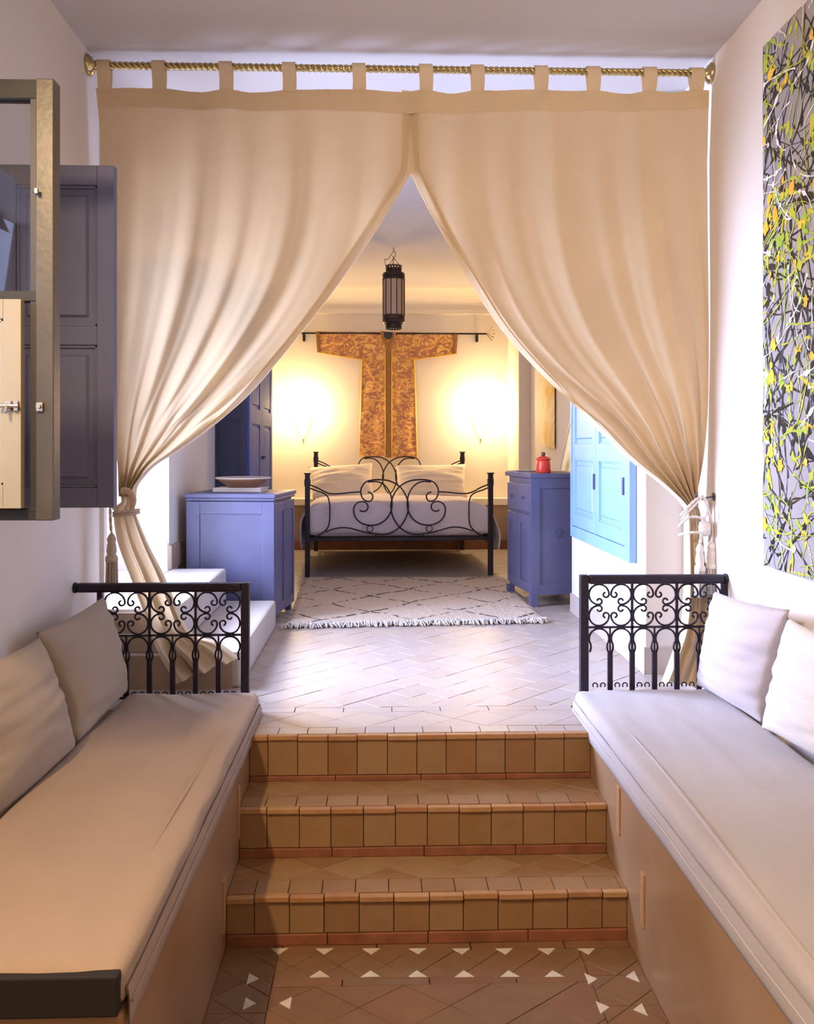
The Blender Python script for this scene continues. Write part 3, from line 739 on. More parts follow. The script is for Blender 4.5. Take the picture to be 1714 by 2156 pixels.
# ------------------------------------------------------------------ BED
bf = P(841.5, 1000, Y=7.40); YF = 7.40
bang = radians(2.0)
S = 0.00118 * (7.4 / 7.4)
bed = thing('bed', 'black wrought iron double bed with scrolled head and foot rails', 'bed', (bf.x, YF, 0), (0, 0, bang))
def bz(zx, zy, y=0.0, dz=0.0, sx=1): return Vector((sx * (zx - 825) * S, y, (1060 - zy) * S + dz))
def iron_end(y, dz, post_top, nm):
    for sx in (-1, 1):
        x = sx * 0.772
        mb = MB(); mb.box(x - 0.021, x + 0.021, y - 0.021, y + 0.021, 0, post_top - 0.012); p = mb.build('bed_post', M['iron'], bed, bevel=0.003)
        MB().box(x - 0.028, x + 0.028, y - 0.028, y + 0.028, post_top - 0.012, post_top).build('post_cap', M['iron'], p, bevel=0.003)
        MB().box(x - sx * 0.0 - 0.026, x + 0.026, y - 0.012, y + 0.012, post_top - 0.11, post_top - 0.055).build('collar', M['iron'], p, bevel=0.002)
    r = 0.0065
    def mir(pts, r=r, name='scroll_bar', par=bed):
        for sx in (1, -1):
            q = smoothpath([bz(a, b, y + 0.004 * sx, dz, sx) for a, b in pts], 6)
            MB().tube(q, r, 8).build(name, M['iron'], par, smooth=True)
    mir([(597, 460), (622, 468), (634, 492), (622, 520), (596, 526), (565, 508), (549, 470), (552, 430), (580, 390), (630, 374), (690, 372), (760, 383), (830, 425), (872, 490), (888, 560), (872, 640), (830, 705), (770, 748), (710, 762), (650, 756)])
    mir([(540, 588), (560, 598), (588, 590), (599, 568), (590, 540), (562, 528), (526, 534), (502, 562), (498, 600), (514, 645), (552, 680), (608, 696), (668, 690), (722, 660), (758, 610), (771, 550), (764, 490), (742, 440), (706, 402), (660, 385), (600, 388)])
    mir([(548, 458), (480, 462), (400, 470), (335, 470), (290, 455), (240, 428), (188, 408)], 0.006)
    mir([(188, 430), (230, 448), (280, 465), (312, 490), (326, 540), (328, 620), (322, 690), (300, 728), (260, 760), (215, 785)], 0.006)
    mir([(300, 742), (340, 726), (400, 713), (460, 714), (530, 732), (600, 750), (650, 757)], 0.006)
    for sx in (1, -1):
        c = bz(613, 722, y, dz, sx)
        MB().tube([c + Vector((0.026 * cos(a * pi / 12), 0, 0.026 * sin(a * pi / 12))) for a in range(24)], 0.0045, 6, closed=True).build('ring', M['iron'], bed, smooth=True)
        c = bz(655, 765, y, dz, sx); c2 = bz(655, 800, y, dz, sx)
        MB().tube([c, c2], 0.006, 6).build('strut', M['iron'], bed)
    MB().box(-0.751, 0.751, y - 0.014, y + 0.014, 0.30 + dz, 0.325 + dz).build('cross_rail', M['iron'], bed, bevel=0.002)
iron_end(0.0, 0.0, 0.872, 'foot')
iron_end(1.86, 0.175, 1.04, 'head')
for sx in (-1, 1):
    MB().box(sx * 0.765 - 0.012, sx * 0.765 + 0.012, 0.021, 1.839, 0.29, 0.33).build('side_rail', M['iron'], bed)
for k in range(9):
    MB().box(-0.752, 0.752, 0.12 + k * 0.2, 0.20 + k * 0.2, 0.305, 0.325).build('slat', M['slat'], bed)
Mb = Matrix.LocRotScale(Vector((bf.x, YF, 0)), bed.rotation_euler, None)
mt = thing('mattress', 'bed mattress under the white duvet on the iron bed', 'mattress', (bf.x, YF, 0.33), (0, 0, bang))
MB().box(-0.74, 0.74, 0.05, 1.82, 0, 0.2).build('mattress_body', M['duvet'], mt, bevel=0.04)
dv = thing('duvet', 'white duvet spread over the iron bed with sides hanging down', 'duvet', (bf.x, YF, 0), (0, 0, bang))
cs = smoothpath([(-0.835, 0, 0.225), (-0.85, 0, 0.33), (-0.835, 0, 0.45), (-0.78, 0, 0.55), (-0.66, 0, 0.60), (-0.3, 0, 0.615), (0, 0, 0.612), (0.3, 0, 0.615), (0.66, 0, 0.60), (0.78, 0, 0.55), (0.83, 0, 0.45), (0.855, 0, 0.33), (0.85, 0, 0.215)], 5)
def dvf(u, v):
    p = interp(cs, u).copy()
    if v < 0.16:     # front fall inside the foot rail
        k = v / 0.16; zlow = 0.35
        inx = min(1, max(0, (0.76 - abs(p.x)) / 0.06))
        y = 0.045 + 0.05 * (k ** 2.2)
        if abs(p.x) > 0.735:
            y = 0.045 + 0.02 * k
        p.z = min(p.z, zlow + (p.z - zlow) * sin(k * pi / 2)) if abs(p.x) < 0.76 else p.z
        p.y = y
    else:
        k = (v - 0.16) / 0.84; p.y = 0.095 + 1.50 * k
    n_ = 0.012 * N3(p.x * 3.5, p.y * 4, v * 3) + 0.006 * N3(p.x * 9, p.y * 9, 4)
    if abs(p.x) > 0.78: p.x += 0.02 * N3(p.y * 7, p.z * 4)
    p.z += n_ + (0.012 if 0.16 < v < 0.22 and abs(p.x) < .74 else 0)
    if v < 0.16 and p.y < 0.12: p.y += 0.006 * N3(p.x * 6, p.z * 14) 
    return p
d_ = MB().grid(dvf, 90, 70).build('duvet_cover', M['duvet'], dv, smooth=True)
md = d_.modifiers.new('s', 'SOLIDIFY'); md.thickness = 0.012; md.offset = -1
# pillows from 4 corners
def pillow_mesh(c00, c10, c11, c01, th, n=26, pinch=0.07, wr=0.006, seed=0, pw=0.55):
    """corners bottom-left, bottom-right, top-right, top-left"""
    c00, c10, c11, c01 = map(Vector, (c00, c10, c11, c01))
    nrm = (c10 - c00).cross(c01 - c00).normalized(); mb = MB()
    ctr = (c00 + c10 + c11 + c01) / 4
    def f(side):
        def g(u, v):
            a = 2 * u - 1; b = 2 * v - 1
            a2 = a * (1 - pinch * (1 - b * b) ** 1.0 * abs(a) ** 2); b2 = b * (1 - pinch * (1 - a * a) * abs(b) ** 2)
            U, V = (a2 + 1) / 2, (b2 + 1) / 2
            p = (c00 * (1 - U) + c10 * U) * (1 - V) + (c01 * (1 - U) + c11 * U) * V
            h = max(0.0, (1 - a * a) * (1 - b * b)) ** pw
            w_ = wr * N3(u * 3 + seed, v * 11 + seed, side) * (h ** 0.5) * (0.4 + abs(a))
            return p + nrm * side * (th / 2 * h + w_ * 1.0)
        return g
    mb.grid(f(1), n, n); mb.grid(f(-1), n, n)
    return mb
def weld(o):
    bm = bmesh.new(); bm.from_mesh(o.data); bmesh.ops.remove_doubles(bm, verts=bm.verts, dist=0.0006)
    bmesh.ops.recalc_face_normals(bm, faces=bm.faces); bm.to_mesh(o.data); bm.free()
    o.data.polygons.foreach_set('use_smooth', [True] * len(o.data.polygons)); return o
Yp = 8.72
def PW(px, py, Y, lift=0): q = P(px, py, Y=Y); q.z += lift; return q
o = weld(pillow_mesh(PW(658, 1050, Yp), PW(788, 1050, Yp), PW(784, 975, Yp + 0.25), PW(650, 984, Yp + 0.25), 0.17, pinch=0.05, wr=0.02, seed=3).build('bed_pillow', M['pillow'], smooth=True))
tag(o, 'ivory pillow on the left side of the iron bed', 'pillow')
o = weld(pillow_mesh(PW(838, 1052, Yp), PW(984, 1050, Yp), PW(980, 977, Yp + 0.25), PW(832, 980, Yp + 0.25), 0.17, pinch=0.05, wr=0.02, seed=9).build('bed_pillow', M['pillow'], smooth=True))
tag(o, 'ivory pillow on the right side of the iron bed', 'pillow')

# ------------------------------------------------------------------ RUG
r0 = P(600, 1322, Z=0); r1 = P(1152, 1310, Z=0); r2 = P(1063, 1218, Z=0); r3 = P(640, 1218, Z=0)
rc_ = (r0 + r1 + r2 + r3) / 4
rg = thing('rug', 'cream shaggy wool rug with dark diamond lines on floor before the bed', 'rug', (rc_.x, rc_.y, 0))
L_ = [q - rc_ for q in (r0, r1, r2, r3)]
def rf(u, v):
    p = (L_[0] * (1 - u) + L_[1] * u) * (1 - v) + (L_[3] * (1 - u) + L_[2] * u) * v
    e = min(1, min(u, 1 - u) * 40, min(v, 1 - v) * 40)
    p.x += 0.010 * N3(v * 9, 3) * (1 if u in (0, 1) else 0); p.z = 0.003 + 0.016 * e + 0.004 * N3(p.x * 22, p.y * 22) * e
    return p
MB().grid(rf, 120, 120).build('pile', M['rug'], rg, smooth=True)
fr = MB()
for k in range(520):
    u = random.random(); e = (L_[0] * (1 - u) + L_[1] * u); L2 = random.uniform(0.03, 0.075)
    a = random.gauss(-pi / 2, 0.6); s = e + Vector((0, random.uniform(0, 0.05), 0.012))
    q = s + Vector((cos(a), sin(a), 0)) * L2
    fr.tube([s, (s + q) / 2 + Vector((0, 0, 0.014)), Vector((q.x, q.y, 0.006))], 0.005, 5, radii=[0.004, 0.006, 0.004])
fr.build('fringe', M['tuft'], rg, smooth=True, kind='stuff')

# ------------------------------------------------------------------ KAFTAN, rod, sconces, lantern
YK = YB - 0.05
ka = thing('kaftan', 'orange brocade kaftan spread on rod above the bed', 'garment', (P(818, 830, Y=YK).x, YK, 0))
def kl(px, py): q = P(px, py, Y=YK); return Vector((q.x - ka.location.x, 0, q.z))
def quad_sheet(pts, nu, nv, fold=0.012, fr_=14, th=0.012, seed=0):
    a, b, c, d = pts
    def g(u, v):
        p = (a * (1 - u) + b * u) * (1 - v) + (d * (1 - u) + c * u) * v
        p.y = -th - fold * (0.5 + 0.5 * sin(u * fr_ + N3(v * 2, seed) * 3)) * (0.3 + 0.7 * (1 - v)) - 0.006 * N3(u * 8, v * 8, seed)
        return p
    return g
kb = MB()
kb.grid(quad_sheet([kl(757, 963), kl(878, 963), kl(872, 756), kl(762, 757)], 30, 40, 0.016, 16), 30, 40)
kb.grid(quad_sheet([kl(762, 757), kl(872, 756), kl(872, 700), kl(762, 699)], 30, 12, 0.004, 16), 30, 12)
ko = kb.build('body_cloth', M['kaftan'], ka, smooth=True)
for nm, pts in (('left', [kl(672, 742), kl(762, 758), kl(762, 699), kl(669, 698)]), ('right', [kl(872, 758), kl(957, 745), kl(960, 704), kl(872, 700)])):
    MB().grid(quad_sheet(pts, 20, 12, 0.006, 9), 20, 12).build('sleeve', M['kaftan'], ka, smooth=True)
# cuffs, edging, placket, collar, lining
for a, b in ((kl(669, 698), kl(672, 742)), (kl(960, 704), kl(957, 745))):
    MB().tube([a + Vector((0, -0.02, 0)), b + Vector((0, -0.02, 0))], 0.022, 6, flat=0.25).build('cuff', M['placket'], ka)
MB().tube([kl(818, 735) + Vector((0, -0.034, 0)), kl(818, 963) + Vector((0, -0.034, 0))], 0.042, 8, flat=0.12).build('placket', M['placket'], ka)
for s in (-1, 1):
    MB().tube([kl(818 + s * 7, 735) + Vector((0, -0.036, 0)), kl(818 + s * 7, 963) + Vector((0, -0.036, 0))], 0.004, 6).build('piping', M['gold'], ka)
cq = [kl(805, 698), kl(806, 712), kl(812, 724), kl(818, 730), kl(824, 724), kl(829, 712), kl(830, 700)]
MB().tube([q + Vector((0, -0.028, 0)) for q in smoothpath(cq, 4)], 0.018, 8, flat=0.35).build('collar', M['placket'], ka, smooth=True)
nk = MB(); nkp = [kl(806, 699), kl(829, 700), kl(826, 711), kl(818, 716), kl(810, 711)]
nk.add([q + Vector((0, -0.030, 0)) for q in nkp] + [q + Vector((0, -0.026, 0)) for q in nkp], [(0, 1, 2, 3, 4), (9, 8, 7, 6, 5)] + [(i, (i + 1) % 5, (i + 1) % 5 + 5, i + 5) for i in range(5)]); nk.build('neck_opening', M['gasket'], ka)
for q in ([kl(762, 758), kl(760, 850), kl(757, 963)], [kl(872, 757), kl(875, 850), kl(878, 963)], [kl(672, 743), kl(762, 758)], [kl(872, 758), kl(957, 746)]):
    MB().tube([v + Vector((0, -0.016, 0)) for v in q], 0.007, 6).build('gold_edging', M['gold'], ka)
for a in ([kl(752, 964), kl(757, 964), kl(763, 760), kl(761, 760)], [kl(878, 964), kl(884, 964), kl(874, 760), kl(872, 760)]):
    m_ = MB(); m_.add([v + Vector((0, -0.006, 0)) for v in a] + [v + Vector((0, -0.002, 0)) for v in a], [(0, 1, 2, 3), (7, 6, 5, 4), (0, 1, 5, 4), (1, 2, 6, 5), (2, 3, 7, 6), (3, 0, 4, 7)]); m_.build('lining', M['paper'], ka)
ra = P(630, 697, Y=YK - 0.012); rb = P(1024, 708, Y=YK - 0.012); rb.z = (ra.z + rb.z) / 2 + 0.002; ra.z = rb.z
rk = thing('garment_rod', 'thin black iron rod holding the kaftan on the back wall', 'rod', tuple(ra))
Lr = (rb - ra).length
MB().tube([(0, 0, 0), (Lr, 0, 0)], 0.010, 10).build('bar', M['iron'], rk, smooth=True)
for x in (0.05, Lr - 0.1): MB().box(x - 0.012, x + 0.012, -0.012, 0.058, -0.085, -0.011).build('bracket', M['iron'], rk, bevel=0.003)
fn = MB()
for a in (-50, -25, 0, 25, 50):
    a = radians(a); fn.tube([(Lr, 0, 0), (Lr + 0.05 * cos(a), 0, 0.05 * sin(a)), (Lr + 0.085 * cos(a * 0.9), 0, 0.09 * sin(a))], 0.004, 6)
    fn.add([(v[0] * 0.009 + Lr + 0.085 * cos(a * .9), v[1] * 0.009, v[2] * 0.009 + 0.09 * sin(a)) for v in ((1, 0, 0), (-1, 0, 0), (0, 1, 0), (0, -1, 0), (0, 0, 1), (0, 0, -1))], [(0, 2, 4), (2, 1, 4), (1, 3, 4), (3, 0, 4), (2, 0, 5), (1, 2, 5), (3, 1, 5), (0, 3, 5)])
fn.build('finial', M['brass'], rk)
fn2 = MB(); fn2.lathe([(0, -0.02), (0.016, -0.012), (0.018, 0), (0.012, 0.012), (0, 0.016)], 12, Matrix.Rotation(pi / 2, 4, 'Y')); fn2.build('end_knob', M['iron'], rk)

for px, side, lb in ((637, -1, 'glowing cone wall lamp left of the kaftan'), (1014, 1, 'glowing cone wall lamp right of the kaftan')):
    q = P(px, 924, Y=YB - 0.10)
    sc_ = thing('wall_sconce', lb, 'lamp', (q.x, YB - 0.002, q.z))
    MB().lathe([(0.004, 0), (0.03, 0.05), (0.065, 0.14), (0.095, 0.23)], 20, None, pi, 2 * pi).build('lamp_shade', M['glow'], sc_, smooth=True)
    MB().lathe([(0, -0.03), (0.007, -0.02), (0.010, 0.0), (0.004, 0.004)], 12, Matrix.Translation((0, -0.012, 0))).build('tip', M['brass'], sc_)
    MB().lathe([(0, 0.10), (0.02, 0.12), (0.03, 0.16), (0.02, 0.2), (0, 0.21)], 12, Matrix.Translation((0, -0.045, 0.04))).build('bulb', emis('bulb', (1, 0.8, 0.5), 8), sc_, smooth=True)
    l = bpy.data.lights.new('sconce_light', 'POINT'); l.energy = 38; l.color = (1.0, 0.70, 0.36); l.shadow_soft_size = 0.06
    lo = bpy.data.objects.new('sconce_light', l); C.objects.link(lo); lo.location = (q.x, YB - 0.16, q.z + 0.32)

# lantern
YLn = 7.45
lt = P(829, 560, Y=YLn); lb_ = P(829, 692, Y=YLn); HL = lt.z - lb_.z
ln = thing('hanging_lantern', 'dark metal cylinder lantern with milky panes hanging from the ceiling', 'lantern', (lt.x, YLn, lb_.z))
def tor(r, z, t, n=10, par=None, name='ring'):
    return MB().tube([(r * cos(a * 2 * pi / 36), r * sin(a * 2 * pi / 36), z) for a in range(36)], t, 8, closed=True).build(name, M['lmetal'], par or ln, smooth=True)
Rb = 0.094; Rs = 0.068
k = HL / 132.0  # metres per px
def pierced(r0, z0, z1, rows, cols, par, name, hole=0.35):
    mb = MB(); dz = (z1 - z0) / rows
    for i in range(rows):
        za, zb2 = z0 + i * dz, z0 + (i + 1) * dz
        for j in range(cols):
            a0 = 2 * pi * (j + 0.5 * (i % 2)) / cols; a1 = a0 + 2 * pi / cols; am = (a0 + a1) / 2; zm = (za + zb2) / 2
            h = hole; A = (a1 - a0) / 2 * h * 1.5; Z = dz / 2 * h * 1.6
            o8 = [(a0, za), (am, za), (a1, za), (a1, zm), (a1, zb2), (am, zb2), (a0, zb2), (a0, zm)]
            i4 = [(am, zm - Z), (am + A, zm), (am, zm + Z), (am - A, zm)]
            vs = [(r0 * cos(a), r0 * sin(a), z) for a, z in o8 + i4]
            mb.add(vs, [(0, 1, 8, 11, 7), (1, 2, 3, 9, 8), (3, 4, 5, 10, 9), (5, 6, 7, 11, 10)])
    return mb.build(name, M['lmetal'], par)
pierced(Rs, 0, 10 * k, 2, 18, ln, 'bottom_band')
MB().lathe([(Rs, 10 * k), (Rb * 0.9, 10.5 * k), (Rb, 13 * k), (Rb, 19 * k)], 32).build('lower_body', M['lmetal'], ln, smooth=False)
pierced(Rb, 19 * k, 26 * k, 1, 26, ln, 'lower_band', 0.3)
pierced(Rb, 104 * k, 112 * k, 1, 26, ln, 'upper_band', 0.3)
MB().lathe([(Rb, 112 * k), (Rb, 115 * k), (Rb * 0.92, 117 * k), (Rs, 118 * k)], 32).build('upper_body', M['lmetal'], ln)
pierced(Rs, 118 * k, 131 * k, 2, 18, ln, 'top_band')
for r, z in ((Rs, 0), (Rb, 18 * k), (Rb, 27 * k), (Rb, 103 * k), (Rb, 112 * k), (Rs, 118 * k), (Rs, 132 * k)): tor(r, z, 0.0035)
npn = 12
for j in range(npn):
    a0 = 2 * pi * (j + 0.5) / npn; a1 = 2 * pi * (j + 1.5) / npn
    r_ = Rb - 0.004
    q = [(r_ * cos(a0), r_ * sin(a0)), (r_ * cos(a1), r_ * sin(a1))]; q2 = [(x * 0.97, y * 0.97) for x, y in q]
    vs = [(x, y, z) for z in (27 * k, 103 * k) for x, y in (q[0], q[1], q2[1], q2[0])]
    MB().add(vs, [(0, 1, 5, 4), (1, 2, 6, 5), (2, 3, 7, 6), (3, 0, 4, 7), (0, 3, 2, 1), (4, 5, 6, 7)]).build('glass_pane', M['glassl'], ln)
    MB().tube([(Rb * cos(a0), Rb * sin(a0), 26 * k), (Rb * cos(a0), Rb * sin(a0), 104 * k)], 0.004, 6).build('glazing_bar', M['lmetal'], ln)
top = Vector((0, 0, ZT - lb_.z))
for j in range(3):
    a = 2 * pi * j / 3 + 0.4; s = Vector((Rs * cos(a), Rs * sin(a), 131 * k)); e = Vector((0, 0, top.z - 0.09))
    c = MB()
    for m_ in range(14):
        p0 = s.lerp(e, m_ / 14); p1 = s.lerp(e, (m_ + 0.8) / 14); c.tube([p0, p1], 0.0035 if m_ % 2 else 0.0022, 6)
    c.build('chain', M['lmetal'], ln)
MB().tube(smoothpath([(-Rs, 0, 131 * k), (-0.075, 0, 131 * k + 0.06), (-0.05, 0, top.z - 0.10), (0, 0, top.z - 0.03)], 6), 0.0025, 6).build('cord', M['lmetal'], ln, smooth=True)
MB().tube(smoothpath([(0, 0, top.z - 0.001), (0, 0, top.z - 0.03), (0.014, 0, top.z - 0.045), (0.012, 0, top.z - 0.075), (0, 0, top.z - 0.088), (-0.012, 0, top.z - 0.07)], 5), 0.003, 6).build('ceiling_hook', M['lmetal'], ln, smooth=True)

# ------------------------------------------------------------------ WROUGHT IRON RAILS
def scroll_pts(cx, cz, R, qx, qz):
    """C scroll filling a quadrant; opens towards (qx,qz) = direction of cell centre (signs)"""
    # canonical: opens to lower right (+x,-z); ends at angle 0 and -90
    pts = []
    rs = 0.34 * R
    def small(sign):
        out = []
        # end at angle 0 : inner circle centre (R-rs,0); travel clockwise from angle 0
        r = rs; n_ = 14
        for i in range(1, n_ + 1):
            a = -i / n_ * 1.45 * pi; rr = r * (1 - 0.45 * i / n_)
            out.append(((R - r) + rr * cos(a), rr * sin(a)))
        return out
    e0 = small(1)                                   # from angle 0 going down
    # mirrored end at -90: reflect about line x=-z
    e1 = [(-z, -x) for x, z in e0]
    arc = [(R * cos(a), R * sin(a)) for a in [i * (1.5 * pi) / 30 for i in range(31)]]   # 0 -> 270
    seq = list(reversed(e0)) + arc + e1
    for x, z in seq:
        sx = x * qx; sz = z * (-qz)
        pts.append((cx + sx, cz + sz))
    return pts
def iron_rail(label, pxs, ytop, ymid, ybot, ypost, side, xwall, name='iron_rail'):
    """pxs = cell boundary pixels from post outwards"""
    Yr = 3.63
    xs = [P(p, 1300, Y=Yr).x for p in pxs]
    z1 = P(pxs[1], ytop, Y=Yr).z; z0 = P(pxs[1], ymid, Y=Yr).z; zb = 0.0
    t = thing(name, label, 'railing', (xs[0], Yr, 0))
    X = lambda x: x - xs[0]
    sg = 1 if side > 0 else -1
    pw = 0.034
    MB().box(min(X(xs[0]), X(xs[0]) - sg * pw), max(X(xs[0]), X(xs[0]) - sg * pw), -0.017, 0.017, 0.001, z1 + 0.038).build('post', M['iron'], t, bevel=0.003)
    xe = xwall - xs[0] - sg * 0.012
    a, b = sorted((0.0, xe)); MB().box(a, b, -0.019, 0.019, z1, z1 + 0.038).build('top_rail', M['iron'], t, bevel=0.010)
    b_ = MB(); b_.lathe([(0, 0), (0.022, 0), (0.022, 0.010), (0.015, 0.014), (0, 0.014)], 16, Matrix.Translation((xe + sg * 0.010, 0, z1 + 0.019)) @ Matrix.Rotation(-sg * pi / 2, 4, 'Y')); b_.build('wall_fixing', M['iron'], t)
    xl = X(xs[-1])
    a, b = sorted((xl, xl + sg * 0.022)); MB().box(a, b, -0.011, 0.011, 0.08, z1).build('wall_post', M['iron'], t)
    a, b = sorted((0.0, xl)); MB().box(a, b, -0.006, 0.006, z0 - 0.004, z0 + 0.004).build('middle_bar', M['iron'], t)
    MB().box(a, b, -0.006, 0.006, 0.052, 0.060).build('bottom_bar', M['iron'], t)
    H = z1 - z0 - 0.004
    for i in range(len(xs) - 1):
        a, b = X(xs[i]), X(xs[i + 1]); cx = (a + b) / 2; cz = z0 + 0.004 + H / 2
        Wc_ = abs(b - a)
        if i > 0: MB().box(a - 0.0045, a + 0.0045, -0.006, 0.006, 0.09, z1).build('upright', M['iron'], t)
        R = min(Wc_ / 4, H / 4) - 0.002
        for qx in (-1, 1):
            for qz in (-1, 1):
                ccx = cx + qx * Wc_ / 4; ccz = cz + qz * H / 4
                pts = [(x, 0, z) for x, z in scroll_pts(ccx, ccz, R, -qx, -qz)]
                MB().tube(pts, 0.0042, 6, flat=1.3).build('scroll', M['iron'], t, smooth=True)
        # arches
        for h in (0, 1):
            ax0 = a + (b - a) * h / 2; ax1 = a + (b - a) * (h + 1) / 2; acx = (ax0 + ax1) / 2; hw = abs(ax1 - ax0) / 2
            r = hw - 0.005; zc_ = z0 - 0.006 - r
            pts = [(acx + r * cos(q), 0, zc_ + r * sin(q)) for q in [radians(-32 + i * 244 / 24) for i in range(25)]]
            l_ = pts[-1]; r_ = pts[0]
            pr = [(acx + hw * 0.72, 0, zc_ - r * 0.95), (acx + hw - 0.008, 0, zc_ - r * 1.35)]
            pl = [(2 * acx - p[0], 0, p[2]) for p in pr]
            pts = [pr[1], pr[0]] + pts + [pl[0], pl[1]]
            MB().tube(pts, 0.0042, 6, flat=1.3).build('arch', M['iron'], t, smooth=True)
            if h == 1 or True:
                # column at ax1 (centre between arches)
                if abs(ax1 - xl) > 0.01:
                    if h == 0: MB().box(ax1 - 0.003, ax1 + 0.003, -0.005, 0.005, zc_ - r * 1.3, z0).build('upright', M['iron'], t)
                    MB().box(ax1 - 0.0105, ax1 + 0.0105, -0.007, 0.007, 0.061, zc_ - r * 1.3).build('column', M['iron'], t, bevel=0.002)
            for s in (-1, 1):
                c0_ = acx + s * 0.016; zq = 0.092 if side > 0 else 0.07
                MB().tube([(c0_ - s * 0.010 * cos(q), 0, zq + 0.010 * sin(q)) for q in [i * pi / 8 for i in range(-2, 11)]], 0.0028, 6).build('foot_scroll', M['iron'], t, smooth=True)
    return t
iron_rail('black scrolled iron rail at the foot of the left bench', [508, 412, 315, 217], 1246, 1337, 1450, 0, -1, XL)
iron_rail('black scrolled iron rail at the foot of the right bench', [1238, 1331, 1425, 1519], 1229, 1320, 1445, 0, 1, XR)

# ------------------------------------------------------------------ SEAT MATTRESSES
def soft_box(x0, x1, y0, y1, z0, z1, r, nx, ny, nz, wr, seed, skirt=0.0, skirt_side=0):
    vs = {}; mb = MB(); faces = []
    def idx(i, j, k):
        key = (i, j, k)
        if key not in vs:
            x = x0 + (x1 - x0) * i / nx; y = y0 + (y1 - y0) * j / ny; z = z0 + (z1 - z0) * k / nz
            p = Vector((x, y, z)); c = Vector((min(max(x, x0 + r), x1 - r), min(max(y, y0 + r), y1 - r), min(max(z, z0 + r), z1 - r)))
            d = p - c
            if d.length > 1e-6: p = c + d * (r / max(d.length, r) if d.length > r else 1)
            w_ = wr * (N3(x * 7 + seed, y * 1.8, z * 4) + 0.6 * N3(x * 16, y * 3 + seed, 2))
            p.z += w_ * (k / nz)
            if k < nz and (i in (0, nx)): p.x += 0.7 * wr * N3(y * 5, z * 20, seed)
            vs[key] = (len(mb.v)); mb.v.append(tuple(p))
        return vs[key]
    def q(a, b, c, d): mb.f.append((idx(*a), idx(*b), idx(*c), idx(*d)))
    for i in range(nx):
        for j in range(ny):
            q((i, j, 0), (i, j + 1, 0), (i + 1, j + 1, 0), (i + 1, j, 0)); q((i, j, nz), (i + 1, j, nz), (i + 1, j + 1, nz), (i, j + 1, nz))
    for i in range(nx):
        for k in range(nz):
            q((i, 0, k), (i + 1, 0, k), (i + 1, 0, k + 1), (i, 0, k + 1)); q((i, ny, k), (i, ny, k + 1), (i + 1, ny, k + 1), (i + 1, ny, k))
    for j in range(ny):
        for k in range(nz):
            q((0, j, k), (0, j, k + 1), (0, j + 1, k + 1), (0, j + 1, k)); q((nx, j, k), (nx, j + 1, k), (nx, j + 1, k + 1), (nx, j, k + 1))
    return mb
def seat(x0, x1, y0, y1, m, label, inner, seed):
    t = thing('bench_mattress', label, 'mattress', (0, 0, 0)); s_in = 1 if inner > 0 else -1
    soft_box(x0, x1, y0, y1, 0.0, 0.088, 0.034, 40, 120, 8, 0.006, seed).build('mattress_cover', m, t, smooth=True)
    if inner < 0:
        MB().box(x0 + 0.01, x1 - 0.008, y0 - 0.008, y0 + 0.02, 0.002, 0.080).build('end_panel', M['endblack'], t, bevel=0.004, label='near-black end of the mattress')  # near-black panel added over the near end to darken it
    va = MB(); yy = [y0 + 0.02 + (y1 - y0 - 0.04) * i / 90 for i in range(91)]
    xo = x0 if s_in > 0 else x1
    for th_ in (0.0, 0.003):
        for y in yy:
            w_ = 0.003 * N3(y * 4, seed)
            for zz_ in (0.045, 0.02, -0.006, -0.030 + 0.008 * N3(y * 2.2, seed + 4)):
                va.v.append((xo - s_in * (0.001 + th_ + abs(w_) + (0.003 if zz_ < 0.03 else 0)), y, zz_))
    for b_ in (0, 91 * 4):
        va.f += [(b_ + i * 4 + k, b_ + i * 4 + k + 1, b_ + i * 4 + k + 5, b_ + i * 4 + k + 4) for i in range(90) for k in range(3)]
    va.f += [(i * 4 + 3, i * 4 + 7, 91 * 4 + i * 4 + 7, 91 * 4 + i * 4 + 3) for i in range(90)]
    va.build('valance', m, t, smooth=True)
    # piping seam and a long loose fold on the inner edge
    xi = inner; s = 1 if inner > 0 else -1
    xe = x0 if s > 0 else x1
    pts = [(xe - s * 0.010 + 0.003 * N3(y * 3, seed), y, 0.012 + 0.004 * N3(y * 4, 9 + seed)) for y in [y0 + 0.03 + (y1 - y0 - 0.06) * i / 60 for i in range(61)]]
    MB().tube(pts, 0.004, 6).build('seam', m, t, smooth=True)
    pts = [(xe + s * (0.055 + 0.02 * sin(y * 2.1 + seed)), y, 0.086) for y in [y0 + 0.35 + (y1 - y0 - 0.7) * i / 60 for i in range(61)]]
    MB().tube(pts, 0.006, 6, radii=[0.001 + 0.006 * sin(pi * i / 60) for i in range(61)]).build('fold', m, t, smooth=True)
    return t
seat(-1.03, BL + 0.002, 1.685, 3.60, M['seat'], 'long beige seat mattress on the left plaster bench', BL, 3)
seat(BR - 0.002, XR - 0.065, 0.7, 3.60, M['seat2'], 'long pale seat mattress on the right plaster bench', BR, 8)

